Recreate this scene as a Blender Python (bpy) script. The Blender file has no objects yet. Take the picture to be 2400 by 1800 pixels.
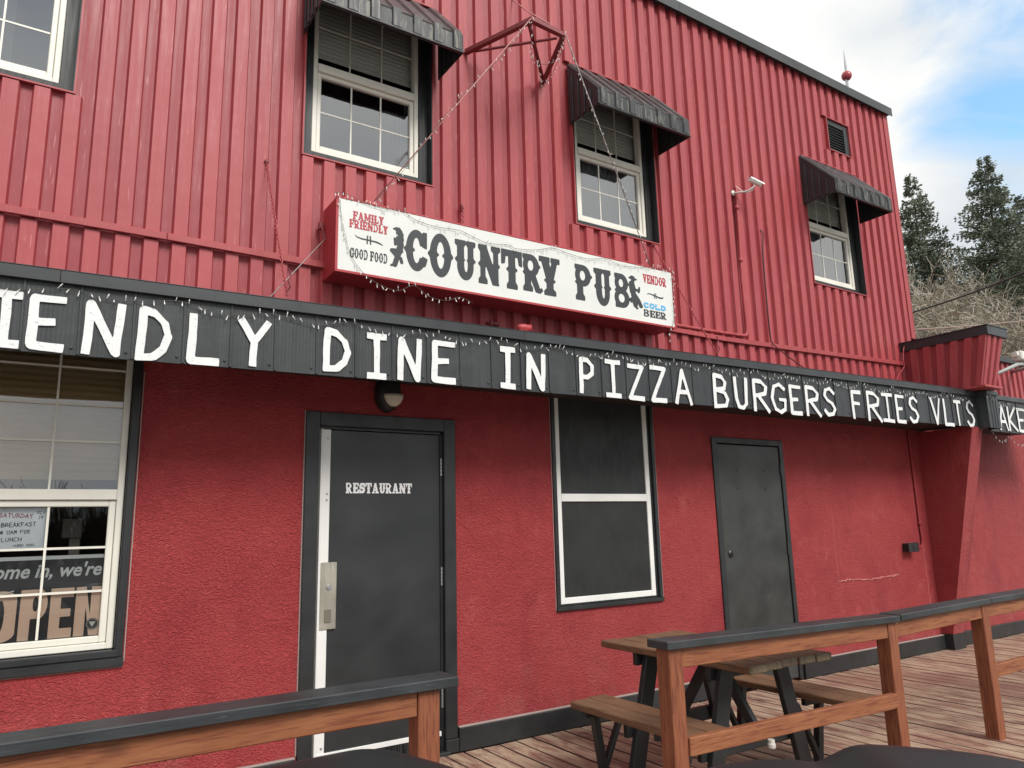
import bpy, bmesh, math, random
import numpy as np
from mathutils import Vector, Matrix
from mathutils.geometry import tessellate_polygon
random.seed(7); RNG = np.random.RandomState(11)
sc = bpy.context.scene
COL = sc.collection

# ------------------------------------------------------------------ camera
cd = bpy.data.cameras.new('camera'); cam = bpy.data.objects.new('camera', cd); COL.objects.link(cam)
yaw, pit, rol = 0.57667786, 0.19106845, -0.02459669
cy, sy, cp, sp = math.cos(yaw), math.sin(yaw), math.cos(pit), math.sin(pit)
F = Vector((sy*cp, cy*cp, sp)); R = Vector((cy, -sy, 0)); U = R.cross(F)
R2 = math.cos(rol)*R + math.sin(rol)*U; U2 = -math.sin(rol)*R + math.cos(rol)*U
EYE = Vector((0, -4.65017, 1.46832))
M = Matrix((R2, U2, -F)).transposed().to_4x4(); M.translation = EYE
cam.matrix_world = M
cd.sensor_width = 36; cd.lens = 1719.16/2400*36; cd.clip_start = 0.05; cd.clip_end = 2000
sc.camera = cam

# ------------------------------------------------------------------ world, sun, exposure
SUN_EL, SUN_AZ = 44.0, 172.0        # azimuth clockwise from +Y
w = bpy.data.worlds.new('World'); sc.world = w; w.use_nodes = True
nt = w.node_tree; N = nt.nodes; L = nt.links; N.clear()
out = N.new('ShaderNodeOutputWorld'); bg = N.new('ShaderNodeBackground')
sky = N.new('ShaderNodeTexSky'); sky.sky_type = 'NISHITA'; sky.sun_disc = False
sky.sun_elevation = math.radians(SUN_EL); sky.sun_rotation = math.radians(SUN_AZ)
sky.air_density = 1.0; sky.dust_density = 0.6; sky.ozone_density = 1.2
tc = N.new('ShaderNodeTexCoord')
mp = N.new('ShaderNodeMapping'); mp.inputs['Scale'].default_value = (1, 1, 1.5); mp.inputs['Location'].default_value = (0.35, 0.1, 0.2)
n1 = N.new('ShaderNodeTexNoise'); n1.inputs['Scale'].default_value = 4.6; n1.inputs['Detail'].default_value = 7; n1.inputs['Roughness'].default_value = 0.52; n1.inputs['Distortion'].default_value = 0.35
r1 = N.new('ShaderNodeValToRGB'); r1.color_ramp.elements[0].position = 0.36; r1.color_ramp.elements[1].position = 0.60
n2 = N.new('ShaderNodeTexNoise'); n2.inputs['Scale'].default_value = 3.1; n2.inputs['Roughness'].default_value = 0.45; n2.inputs['Detail'].default_value = 6
r2 = N.new('ShaderNodeValToRGB'); r2.color_ramp.elements[0].position = 0.36; r2.color_ramp.elements[1].position = 0.62
r2.color_ramp.elements[0].color = (4.5, 4.85, 5.2, 1); r2.color_ramp.elements[1].color = (7.1, 7.0, 6.7, 1)
mx = N.new('ShaderNodeMix'); mx.data_type = 'RGBA'
blu = N.new('ShaderNodeMix'); blu.data_type = 'RGBA'; blu.blend_type = 'MULTIPLY'; blu.inputs['Factor'].default_value = 1.0
blu.inputs['B'].default_value = (1.75, 2.1, 1.95, 1)
L.new(tc.outputs['Generated'], mp.inputs['Vector']); L.new(mp.outputs['Vector'], n1.inputs['Vector']); L.new(mp.outputs['Vector'], n2.inputs['Vector'])
dt = N.new('ShaderNodeVectorMath'); dt.operation = 'DOT_PRODUCT'; dt.inputs[1].default_value = (0.8480, 0.2900, 0.4430)
gapr = N.new('ShaderNodeMapRange'); gapr.interpolation_type = 'SMOOTHSTEP'; gapr.inputs['From Min'].default_value = 0.980; gapr.inputs['From Max'].default_value = 0.9995; gapr.inputs['To Min'].default_value = 0.19; gapr.inputs['To Max'].default_value = -0.15
sm = N.new('ShaderNodeMath'); sm.operation = 'ADD'
L.new(tc.outputs['Generated'], dt.inputs[0]); L.new(dt.outputs['Value'], gapr.inputs['Value']); L.new(n1.outputs['Fac'], sm.inputs[0]); L.new(gapr.outputs['Result'], sm.inputs[1])
L.new(sm.outputs[0], r1.inputs['Fac']); L.new(n2.outputs['Fac'], r2.inputs['Fac'])
cl = N.new('ShaderNodeMix'); cl.data_type = 'RGBA'; cl.blend_type = 'DARKEN'; cl.inputs['Factor'].default_value = 1.0; cl.inputs['B'].default_value = (2.6, 3.6, 4.8, 1)
L.new(sky.outputs['Color'], cl.inputs['A']); L.new(cl.outputs['Result'], blu.inputs['A'])
L.new(r1.outputs['Color'], mx.inputs['Factor']); L.new(blu.outputs['Result'], mx.inputs['A']); L.new(r2.outputs['Color'], mx.inputs['B'])
L.new(mx.outputs['Result'], bg.inputs['Color']); bg.inputs['Strength'].default_value = 0.10
L.new(bg.outputs['Background'], out.inputs['Surface'])
sd = bpy.data.lights.new('sun', 'SUN'); so = bpy.data.objects.new('sun', sd); COL.objects.link(so)
sd.energy = 2.0; sd.angle = math.radians(24); sd.color = (1.0, 0.965, 0.92)
a = math.radians(SUN_AZ); e = math.radians(SUN_EL)
sdir = Vector((math.sin(a)*math.cos(e), math.cos(a)*math.cos(e), math.sin(e)))
so.rotation_euler = sdir.to_track_quat('Z', 'Y').to_euler(); so.location = (0, -10, 20)
sc.view_settings.view_transform = 'Standard'; sc.view_settings.look = 'None'
sc.view_settings.exposure = 0.65; sc.view_settings.gamma = 1; sc.view_settings.use_curve_mapping = False

# ------------------------------------------------------------------ materials
def mat(name, col, rough=0.6, metal=0.0, spec=0.5):
    m = bpy.data.materials.new(name); m.use_nodes = True
    b = m.node_tree.nodes['Principled BSDF']
    b.inputs['Base Color'].default_value = (*col, 1); b.inputs['Roughness'].default_value = rough
    b.inputs['Metallic'].default_value = metal; b.inputs['Specular IOR Level'].default_value = spec
    return m
class NT:
    """small helper to wire a material"""
    def __init__(s, m): s.m = m; s.t = m.node_tree; s.n = s.t.nodes; s.l = s.t.links; s.b = s.n['Principled BSDF']
    def coord(s, kind='Object', scale=(1, 1, 1), loc=(0, 0, 0), rot=(0, 0, 0)):
        if kind == 'World':
            g = s.n.new('ShaderNodeNewGeometry'); o = g.outputs['Position']
        else:
            g = s.n.new('ShaderNodeTexCoord'); o = g.outputs[kind]
        mp = s.n.new('ShaderNodeMapping'); mp.inputs['Scale'].default_value = scale; mp.inputs['Location'].default_value = loc; mp.inputs['Rotation'].default_value = rot
        s.l.new(o, mp.inputs['Vector'])
        return mp
    def randomise(s, mp, amt=30.0):
        oi = s.n.new('ShaderNodeObjectInfo'); mul = s.n.new('ShaderNodeMath'); mul.operation = 'MULTIPLY'; mul.inputs[1].default_value = amt
        s.l.new(oi.outputs['Random'], mul.inputs[0])
        cb = s.n.new('ShaderNodeCombineXYZ'); s.l.new(mul.outputs[0], cb.inputs[0]); s.l.new(mul.outputs[0], cb.inputs[1]); s.l.new(mul.outputs[0], cb.inputs[2])
        s.l.new(cb.outputs[0], mp.inputs['Location'])
    def noise(s, vec, scale, detail=4, rough=0.55, dist=0.0):
        n = s.n.new('ShaderNodeTexNoise'); n.inputs['Scale'].default_value = scale; n.inputs['Detail'].default_value = detail
        n.inputs['Roughness'].default_value = rough; n.inputs['Distortion'].default_value = dist
        s.l.new(vec.outputs[0], n.inputs['Vector']); return n.outputs['Fac']
    def ramp(s, fac, p0, p1, c0=(0, 0, 0), c1=(1, 1, 1)):
        r = s.n.new('ShaderNodeValToRGB'); r.color_ramp.elements[0].position = p0; r.color_ramp.elements[1].position = p1
        r.color_ramp.elements[0].color = (*c0, 1); r.color_ramp.elements[1].color = (*c1, 1)
        s.l.new(fac, r.inputs['Fac']); return r.outputs['Color']
    def mix(s, fac, a, b, mode='MIX'):
        x = s.n.new('ShaderNodeMix'); x.data_type = 'RGBA'; x.blend_type = mode
        for k, v in (('Factor', fac), ('A', a), ('B', b)):
            if isinstance(v, (int, float)): x.inputs[k].default_value = v
            elif isinstance(v, tuple): x.inputs[k].default_value = (*v, 1)
            else: s.l.new(v, x.inputs[k])
        return x.outputs['Result']
    def bump(s, h, strength, dist=0.01, prev=None):
        b = s.n.new('ShaderNodeBump'); b.inputs['Strength'].default_value = strength; b.inputs['Distance'].default_value = dist
        s.l.new(h, b.inputs['Height'])
        if prev: s.l.new(prev, b.inputs['Normal'])
        return b.outputs['Normal']
    def set(s, key, v): s.l.new(v, s.b.inputs[key])

def m_siding(name, c0, c1, streak):
    m = mat(name, c0, 0.55); t = NT(m)
    v = t.coord('World', (1, 1, 1))
    vs = t.coord('World', (38, 38, 1.6)); vs2 = t.coord('World', (90, 90, 5))
    big = t.ramp(t.noise(v, 0.7, 4), 0.3, 0.7)
    st = t.ramp(t.noise(vs, 1.0, 5, 0.6), 0.45, 0.75)
    fine = t.ramp(t.noise(vs2, 1.0, 3, 0.6), 0.63, 0.72)
    c = t.mix(big, c0, c1); c = t.mix(st, c, streak); 
    wear = t.mix(t.ramp(t.noise(t.coord('World', (1, 1, .6)), 3.3, 5), 0.50, 0.66), fine, (0, 0, 0), 'MIX')
    c = t.mix(t.mix(0.65, (0, 0, 0), fine, 'MIX'), c, (0.58, 0.23, 0.22))
    grm = t.ramp(t.noise(t.coord('World', (7, 7, .8), loc=(3, 0, 5)), 1.0, 5, .65), .55, .75); c = t.mix(t.mix(0.35, (0, 0, 0), grm), c, tuple(x*.72 for x in c0))
    oi = t.n.new('ShaderNodeObjectInfo'); hv = t.n.new('ShaderNodeHueSaturation')
    mr = t.n.new('ShaderNodeMapRange'); mr.inputs['To Min'].default_value = 0.93; mr.inputs['To Max'].default_value = 1.07
    t.l.new(oi.outputs['Random'], mr.inputs['Value']); t.l.new(mr.outputs['Result'], hv.inputs['Value']); t.l.new(c, hv.inputs['Color'])
    t.set('Base Color', hv.outputs['Color'])
    t.set('Normal', t.bump(t.noise(vs2, 1.0, 3), 0.25, 0.004, t.bump(t.noise(v, 2.2, 3), 0.25, 0.03)))
    t.set('Roughness', t.ramp(t.noise(vs, 1, 3), .3, .7, (.42,)*3, (.62,)*3))
    return m
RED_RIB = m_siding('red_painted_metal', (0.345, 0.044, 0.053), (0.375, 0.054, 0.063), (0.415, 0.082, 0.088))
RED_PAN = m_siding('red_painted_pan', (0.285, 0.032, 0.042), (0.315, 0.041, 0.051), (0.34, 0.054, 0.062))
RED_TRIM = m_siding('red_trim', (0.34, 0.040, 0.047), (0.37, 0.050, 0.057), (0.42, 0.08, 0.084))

def m_stucco():
    m = mat('red_stucco', (0.33, 0.035, 0.04), 0.62); t = NT(m)
    v = t.coord('World'); va = t.coord('World', (1, 1, 1.7), rot=(0, 0.5, 0))
    big = t.ramp(t.noise(v, 0.9, 4), 0.3, 0.72)
    mid = t.ramp(t.noise(v, 4.5, 4), 0.35, 0.7)
    c = t.mix(big, (0.375, 0.033, 0.039), (0.44, 0.052, 0.056)); c = t.mix(t.mix(0.5, (0, 0, 0), mid), c, (0.46, 0.058, 0.056))
    pat = t.ramp(t.noise(t.coord('World', (1, 1, .55), loc=(7, 0, 1)), 1.6, 5, .6, .6), .50, .66); c = t.mix(t.mix(0.62, (0, 0, 0), pat), c, (0.30, 0.022, 0.034))
    dst = t.ramp(t.noise(t.coord('World', (1, 1, 1), loc=(1, 0, 9)), 2.7, 6, .7, .4), .56, .68); c = t.mix(t.mix(0.42, (0, 0, 0), dst), c, (0.54, 0.115, 0.105))
    sx = t.n.new('ShaderNodeSeparateXYZ'); gg = t.n.new('ShaderNodeNewGeometry'); t.l.new(gg.outputs['Position'], sx.inputs[0])
    lowr = t.ramp(sx.outputs['Z'], .12, .75, (1, 1, 1), (0, 0, 0)); splash = t.ramp(t.noise(t.coord('World', (2.2, 1, 1.3)), 2.0, 6, .7), .46, .64)
    c = t.mix(t.mix(lowr, (0, 0, 0), t.mix(0.45, (0, 0, 0), splash)), c, (0.40, 0.115, 0.105))
    drip = t.ramp(t.noise(t.coord('World', (9, 1, .35), loc=(2, 0, 3)), 1.0, 4, .6), .62, .74); c = t.mix(t.mix(0.35, (0, 0, 0), drip), c, (0.28, 0.022, 0.03))
    spk = t.ramp(t.noise(v, 55, 2), 0.795, 0.81)
    zone = t.ramp(t.noise(t.coord('World', loc=(4, 0, 2)), 1.1, 3), 0.56, 0.62)
    c = t.mix(t.mix(spk, (0, 0, 0), zone), c, (0.62, 0.5, 0.46))
    t.set('Base Color', c)
    h1 = t.noise(va, 46, 3, 0.55, 1.1); h2 = t.noise(va, 105, 2, 0.5, 0.5); h3 = t.mix(.5, t.noise(v, 5.5, 5, .6, .8), t.noise(v, 1.6, 4, .5, 1.5))
    add = t.mix(0.35, h1, h2)
    n = t.bump(h3, 0.9, 0.06); n = t.bump(t.ramp(add, 0.34, 0.66), 0.95, 0.013, n)
    t.set('Normal', n); t.set('Roughness', t.ramp(h1, .3, .7, (.5,)*3, (.72,)*3))
    return m
STUCCO = m_stucco()

def m_paint(name, col, rough=0.45, grain=(6, 6, 40), amt=0.2, wear=None, wp=0.68):
    m = mat(name, col, rough); t = NT(m); v = t.coord('World', grain); v0 = t.coord('World')
    n = t.noise(v, 1.0, 4, 0.6)
    lo = tuple(x*(1-amt) for x in col); hi = tuple(x*(1+amt*1.6)+0.004 for x in col)
    c = t.mix(t.ramp(t.noise(v0, 3.1, 5), .3, .7), lo, hi)
    if wear:
        c = t.mix(t.ramp(t.noise(v, 3.0, 4, .65), wp, wp+.07), c, wear)
    t.set('Base Color', c); t.set('Normal', t.bump(n, 0.18, 0.006)); t.set('Roughness', t.ramp(n, .3, .7, (rough-.08,)*3, (rough+.12,)*3))
    return m
BLACK = m_paint('black_paint', (0.016, 0.0175, 0.019), 0.42, (9, 9, 9), 0.25, (0.16, 0.16, 0.15), 0.80)
BLACK_V = m_paint('black_board', (0.015, 0.017, 0.0185), 0.5, (50, 50, 2.5), 0.3, (0.11, 0.115, 0.10), 0.72)
CAPRAIL = m_paint('black_cap_rail', (0.030, 0.033, 0.036), 0.40, (4.5, 75, 75), 0.35, (0.11, 0.115, 0.12), 0.62)
DOORPAINT = m_paint('charcoal_door', (0.021, 0.023, 0.0245), 0.36, (3, 3, 3), 0.15, (0.05, 0.05, 0.048), 0.80)
DOORBROWN = m_paint('dark_grey_door', (0.030, 0.0315, 0.030), 0.42, (2.2, 2.2, 2.0), 0.35, (0.050, 0.049, 0.043), 0.62)
BOARD = m_paint('black_plywood', (0.012, 0.013, 0.0135), 0.55, (30, 30, 8), 0.25, (0.035, 0.035, 0.033), 0.66)
WHITE = m_paint('white_paint', (0.76, 0.76, 0.73), 0.5, (5, 5, 30), 0.06)
VINYL = m_paint('white_vinyl', (0.74, 0.72, 0.64), 0.4, (5, 5, 5), 0.06, (0.5, 0.47, 0.38), 0.82)
VINYLG = mat('grey_white_vinyl', (0.62, 0.62, 0.60), 0.4)
LETTER = m_paint('white_letter_paint', (0.74, 0.75, 0.745), 0.45, (14, 14, 30), 0.03, (0.50, 0.53, 0.56), 0.60)
SIGNFACE = m_paint('white_sign_face', (0.70, 0.71, 0.68), 0.32, (4, 4, 4), 0.035)
INK = mat('dark_sign_ink', (0.033, 0.037, 0.041), 0.4)
INKRED = mat('red_sign_ink', (0.42, 0.03, 0.05), 0.4)
INKBLUE = mat('blue_sign_ink', (0.10, 0.42, 0.70), 0.4)
PURE = mat('white_print', (0.82, 0.82, 0.82), 0.4)
SIGNRED = m_siding('red_sign_cabinet', (0.34, 0.022, 0.03), (0.38, 0.032, 0.038), (0.40, 0.05, 0.055))
STEEL = m_paint('brushed_steel', (0.55, 0.52, 0.44), 0.32, (80, 80, 3), 0.2); STEEL.node_tree.nodes['Principled BSDF'].inputs['Metallic'].default_value = 0.85
GALVD = mat('dull_slat', (0.11, 0.115, 0.12), 0.5)
GALV = mat('galvanised', (0.42, 0.43, 0.44), 0.42, 0.8)
ALU = m_paint('aluminium_strip', (0.72, 0.72, 0.70), 0.42, (3, 3, 3), 0.05)
RUBBER = mat('black_rubber', (0.012, 0.012, 0.013), 0.7)
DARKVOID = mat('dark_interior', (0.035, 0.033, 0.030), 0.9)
WIREG = mat('thin_cable', (0.33, 0.30, 0.29), 0.6)
WIREB = mat('black_cable', (0.02, 0.02, 0.02), 0.5)
WIREGREEN = mat('light_string_wire', (0.07, 0.075, 0.06), 0.6)
BULB = mat('clear_bulb', (0.80, 0.80, 0.78), 0.25)
BRACKRED = mat('dark_red_steel', (0.20, 0.03, 0.037), 0.5)
CREAM = mat('cream_lens', (0.62, 0.58, 0.47), 0.3)
PLASTICW = mat('white_plastic', (0.74, 0.72, 0.66), 0.4)
ARMGREY = mat('grey_arm', (0.36, 0.38, 0.36), 0.5)
BLINDC = mat('tan_blind', (0.80, 0.62, 0.38), 0.7)
BLINDW = mat('pale_blind', (0.85, 0.84, 0.78), 0.7)
CURT = mat('grey_curtain', (0.55, 0.56, 0.58), 0.85)

def m_fascia():
    m = mat('black_ribbed_metal', (0.040, 0.044, 0.047), 0.42); t = NT(m)
    v = t.coord('World', (1, 1, 1))
    c = t.mix(t.ramp(t.noise(t.coord('World', (14, 14, 1.2)), 1.0, 3), .35, .7), (0.024, 0.0275, 0.030), (0.038, 0.043, 0.0455))
    c = t.mix(t.ramp(t.noise(v, 5, 4), .55, .75), c, (0.045, 0.050, 0.051))
    t.set('Base Color', c)
    wv = t.n.new('ShaderNodeTexWave'); wv.bands_direction = 'X'; wv.inputs['Scale'].default_value = 16; wv.inputs['Distortion'].default_value = 0
    t.l.new(v.outputs[0], wv.inputs['Vector'])
    t.set('Normal', t.bump(wv.outputs['Fac'], 0.22, 0.004, t.bump(t.noise(v, 6, 3), .15, .02)))
    return m
FASCIA = m_fascia()
FLASH = m_paint('black_flashing', (0.027, 0.030, 0.033), 0.38, (4, 4, 4), 0.2)
ROOFCAP = m_paint('charcoal_roof_cap', (0.04, 0.045, 0.047), 0.5, (4, 4, 4), 0.2)
AWN = m_paint('black_awning_metal', (0.028, 0.030, 0.033), 0.45, (17, 17, 1.8), 0.25, (0.15, 0.145, 0.12), 0.53)
AWNTOP = m_paint('faded_awning_top', (0.055, 0.053, 0.054), 0.40, (30, 4, 4), 0.35, (0.20, 0.17, 0.165), 0.60)
AWNSIDE = m_paint('black_awning_side', (0.021, 0.0225, 0.0255), 0.45, (8, 8, 2), 0.2)

def m_wood(name, axis, c0, c1, c2, kn=True, rough=0.6, wear=None, wp=.7, world=False):
    m = mat(name, c0, rough); t = NT(m)
    sc_ = [26, 26, 26]; sc_[axis] = 1.6
    v = t.coord('World' if world else 'Object', tuple(sc_)); v0 = t.coord('World')
    if not world: t.randomise(v)
    g = t.noise(v, 1.3, 5, 0.65, 0.6); g2 = t.noise(v, 4.5, 3, 0.6, 0.2)
    c = t.mix(t.ramp(g, .32, .68), c0, c1); c = t.mix(t.ramp(g2, .49, .66), c, c2)
    c = t.mix(t.ramp(t.noise(v0, 2.3, 3), .35, .7), c, c1, 'MIX') if False else c
    if kn:
        sk = [9, 9, 9]; sk[axis] = 4
        vk = t.coord('World', tuple(sk)); vo = t.n.new('ShaderNodeTexVoronoi'); vo.inputs['Scale'].default_value = 0.55
        t.l.new(vk.outputs[0], vo.inputs['Vector'])
        c = t.mix(t.ramp(vo.outputs['Distance'], .07, .15, (1, 1, 1), (0, 0, 0)), c, tuple(x*.35 for x in c0))
    if wear: c = t.mix(t.ramp(t.noise(v, 2.2, 5, .7), wp, wp+.05), c, wear)
    t.set('Base Color', c); t.set('Normal', t.bump(t.mix(.5, g, g2), 0.3, 0.004))
    t.set('Roughness', t.ramp(g, .3, .7, (rough-.1,)*3, (rough+.1,)*3))
    return m
RAILX = m_wood('cedar_stain_rail', 0, (0.235, 0.074, 0.029), (0.32, 0.122, 0.050), (0.165, 0.045, 0.020), world=True)
RAILZ = m_wood('cedar_stain_post', 2, (0.215, 0.062, 0.027), (0.295, 0.100, 0.042), (0.125, 0.030, 0.016), world=True)
TABLEW = m_wood('brown_table_board', 1, (0.155, 0.075, 0.037), (0.205, 0.110, 0.060), (0.10, 0.046, 0.024), rough=.65, wear=(0.34, 0.26, 0.17), wp=.72)
ENDW = m_wood('table_end_grain', 2, (0.17, 0.125, 0.075), (0.22, 0.165, 0.10), (0.06, 0.045, 0.03), kn=False)
def m_deck():
    m = mat('worn_red_deck', (0.16, 0.075, 0.055), 0.62); t = NT(m)
    v = t.coord('World', (60, 2.2, 30)); v1 = t.coord('World', (5.0, 1.6, 1)); v2 = t.coord('World', (0.8, .7, 1)); v3 = t.coord('World', (14, 3.0, 1)); t.randomise(v3, 9.0)
    g = t.noise(v, 1.0, 4, .6)
    oi = t.n.new('ShaderNodeObjectInfo')
    c = t.mix(oi.outputs['Random'], (0.185, 0.078, 0.057), (0.255, 0.125, 0.093))
    c = t.mix(t.ramp(g, .4, .7), c, (0.27, 0.15, 0.115))
    worn = t.ramp(t.noise(v3, 1.0, 6, .72, .5), .41, .57)
    area = t.ramp(t.noise(t.coord('World', (1, .8, 1), loc=(1.3, 2.1, 0)), .9, 3), .30, .48)
    c = t.mix(t.mix(worn, (0, 0, 0), area), c, (0.43, 0.315, 0.222))
    dk = t.ramp(t.noise(v1, 1.2, 4, .6), .60, .72); c = t.mix(dk, c, (0.115, 0.045, 0.035))
    t.set('Base Color', c); t.set('Normal', t.bump(g, .3, .004)); t.set('Roughness', t.ramp(g, .3, .7, (.5,)*3, (.72,)*3))
    return m
DECK = m_deck()
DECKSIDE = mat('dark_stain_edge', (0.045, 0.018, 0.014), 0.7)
DECKDARK = mat('deck_underside', (0.03, 0.02, 0.017), 0.8)
def m_ground():
    m = mat('gravel_ground', (0.2, 0.19, 0.17), 0.9); t = NT(m); v = t.coord('World')
    c = t.mix(t.ramp(t.noise(v, 18, 5, .7), .35, .7), (0.13, 0.125, 0.115), (0.27, 0.26, 0.235)); t.set('Base Color', c)
    t.set('Normal', t.bump(t.noise(v, 30, 4), .5, .02)); return m
GROUND = m_ground()
def m_glass(name='window_glass', ior=3.3, tint=(0.94, 0.95, 0.96)):
    m = bpy.data.materials.new(name); m.use_nodes = True; t = m.node_tree; n = t.nodes; l = t.links; n.clear()
    o = n.new('ShaderNodeOutputMaterial'); x = n.new('ShaderNodeMixShader'); tr = n.new('ShaderNodeBsdfTransparent'); gl = n.new('ShaderNodeBsdfGlossy')
    tr.inputs['Color'].default_value = (*tint, 1); gl.inputs['Roughness'].default_value = 0.015; gl.inputs['Color'].default_value = (.96, .98, 1, 1)
    f = n.new('ShaderNodeFresnel'); f.inputs['IOR'].default_value = ior
    g = n.new('ShaderNodeNewGeometry'); no = n.new('ShaderNodeTexNoise'); no.inputs['Scale'].default_value = 5; no.inputs['Detail'].default_value = 1
    b = n.new('ShaderNodeBump'); b.inputs['Strength'].default_value = 0.05; b.inputs['Distance'].default_value = 0.02
    l.new(g.outputs['Position'], no.inputs['Vector']); l.new(no.outputs['Fac'], b.inputs['Height']); l.new(b.outputs['Normal'], gl.inputs['Normal'])
    l.new(f.outputs[0], x.inputs[0]); l.new(tr.outputs[0], x.inputs[1]); l.new(gl.outputs[0], x.inputs[2]); l.new(x.outputs[0], o.inputs[0])
    return m
GLASS = m_glass()
GLASSM = m_glass('blind_window_glass', 2.5, (0.97, 0.98, 0.98))
GLASSC = m_glass('clear_window_glass', 1.5, (0.97, 0.98, 0.98))
TRUCKPAINT = mat('black_car_paint', (0.007, 0.012, 0.0125), 0.42)
def m_leaf(name, c0, c1):
    m = mat(name, c0, 0.75); t = NT(m)
    t.set('Base Color', t.mix(t.ramp(t.noise(t.coord('Object'), 1.1, 3), .35, .68), c0, c1)); return m
NEEDLE = m_leaf('spruce_needles', (0.115, 0.14, 0.10), (0.21, 0.235, 0.165))
NEEDLE2 = m_leaf('dark_spruce_needles', (0.085, 0.102, 0.073), (0.155, 0.168, 0.115))
BARK = mat('bark', (0.10, 0.075, 0.055), 0.9)
TWIG = m_leaf('bare_twigs', (0.29, 0.26, 0.205), (0.45, 0.405, 0.325))

# ------------------------------------------------------------------ mesh helpers
class MB:
    def __init__(s): s.v = []; s.f = []; s.mi = []
    def add(s, vs, fs, mi=0):
        o = len(s.v); s.v += [tuple(v) for v in vs]; s.f += [tuple(i+o for i in f) for f in fs]; s.mi += [mi]*len(fs); return s
    def box(s, x0, x1, y0, y1, z0, z1, ch=0.0, mi=0):
        return s.obox(((x0+x1)/2, (y0+y1)/2, (z0+z1)/2), (abs(x1-x0)/2, abs(y1-y0)/2, abs(z1-z0)/2), None, ch, mi)
    def obox(s, c, h, rot=None, ch=0.0, mi=0):
        c = Vector(c); rot = rot or Matrix.Identity(3); ch = min(ch, min(h)*0.6)
        S = [(i, j, k) for i in (-1, 1) for j in (-1, 1) for k in (-1, 1)]
        if ch <= 0:
            vs = [c + rot @ Vector((i*h[0], j*h[1], k*h[2])) for i, j, k in S]
            return s.add(vs, [(0, 1, 3, 2), (4, 6, 7, 5), (0, 4, 5, 1), (2, 3, 7, 6), (0, 2, 6, 4), (1, 5, 7, 3)], mi)
        vs = []; idx = {}
        for q in S:
            for a_ in range(3):
                p = Vector([q[b_]*(h[b_] if b_ == a_ else h[b_]-ch) for b_ in range(3)])
                idx[(q, a_)] = len(vs); vs.append(c + rot @ p)
        fs = []
        for a_ in range(3):
            b_, c_ = (a_+1) % 3, (a_+2) % 3
            for sg in (-1, 1):
                ring = []
                for (u_, v_) in ((-1, -1), (1, -1), (1, 1), (-1, 1)):
                    q = [0, 0, 0]; q[a_] = sg; q[b_] = u_; q[c_] = v_; ring.append(idx[(tuple(q), a_)])
                fs.append(tuple(ring if sg > 0 else ring[::-1]))
        for a_ in range(3):
            b_, c_ = (a_+1) % 3, (a_+2) % 3
            for sb in (-1, 1):
                for s_c in (-1, 1):
                    q1 = [0, 0, 0]; q1[b_] = sb; q1[c_] = s_c; q2 = list(q1); q1[a_] = -1; q2[a_] = 1; q1 = tuple(q1); q2 = tuple(q2)
                    fs.append((idx[(q1, b_)], idx[(q2, b_)], idx[(q2, c_)], idx[(q1, c_)]))
        for q in S: fs.append((idx[(q, 0)], idx[(q, 1)], idx[(q, 2)]))
        return s.add(vs, fs, mi)
    def beam(s, p, q, wx, wy, up=(0, 0, 1), ch=0.0, mi=0):
        """box from p to q; wx along side, wy along 'up-ish'"""
        p, q = Vector(p), Vector(q); d = q-p; ln = d.length; d.normalize(); up = Vector(up)
        sd_ = d.cross(up); sd_ = sd_.normalized() if sd_.length > 1e-6 else Vector((1, 0, 0)); u_ = sd_.cross(d)
        rot = Matrix((d, sd_, u_)).transposed()
        return s.obox((p+q)/2, (ln/2, wx/2, wy/2), rot, ch, mi)
    def tube(s, pts, r, n=6, cap=True, mi=0):
        pts = [Vector(p) for p in pts]; rs = r if isinstance(r, (list, tuple)) else [r]*len(pts)
        ref = Vector((0.31, 0.12, 0.94)); vs = []; fs = []
        for i, p in enumerate(pts):
            d = (pts[min(i+1, len(pts)-1)] - pts[max(i-1, 0)])
            d = d.normalized() if d.length > 1e-9 else Vector((0, 0, 1))
            u_ = d.cross(ref); 
            if u_.length < 0.05: u_ = d.cross(Vector((1, 0, 0)))
            u_.normalize(); w_ = d.cross(u_)
            for k in range(n):
                a_ = 2*math.pi*k/n; vs.append(p + rs[i]*(math.cos(a_)*u_ + math.sin(a_)*w_))
        for i in range(len(pts)-1):
            for k in range(n):
                k2 = (k+1) % n; fs.append((i*n+k, i*n+k2, (i+1)*n+k2, (i+1)*n+k))
        if cap and n > 2: fs.append(tuple(range(n))[::-1]); fs.append(tuple((len(pts)-1)*n+k for k in range(n)))
        return s.add(vs, fs, mi)
    def prism(s, poly, fn, d0, d1, mi=0):
        """poly: 2d points; fn(a,b,d)->3d ; extruded d0..d1"""
        n = len(poly); vs = [fn(a_, b_, d0) for a_, b_ in poly] + [fn(a_, b_, d1) for a_, b_ in poly]
        fs = [tuple(range(n)), tuple(range(2*n-1, n-1, -1))] + [(i, i+n, (i+1) % n+n, (i+1) % n) for i in range(n)]
        return s.add(vs, fs, mi)
    def lathe(s, prof, c, axis=2, n=16, mi=0):
        """prof: (r, h) list along axis from c"""
        vs = []; fs = []
        for r_, h_ in prof:
            for k in range(n):
                a_ = 2*math.pi*k/n; p = [0, 0, 0]; p[axis] = h_; p[(axis+1) % 3] = r_*math.cos(a_); p[(axis+2) % 3] = r_*math.sin(a_)
                vs.append(Vector(c)+Vector(p))
        for i in range(len(prof)-1):
            for k in range(n):
                k2 = (k+1) % n; fs.append((i*n+k, i*n+k2, (i+1)*n+k2, (i+1)*n+k))
        fs.append(tuple(range(n))[::-1]); fs.append(tuple((len(prof)-1)*n+k for k in range(n)))
        return s.add(vs, fs, mi)
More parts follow.
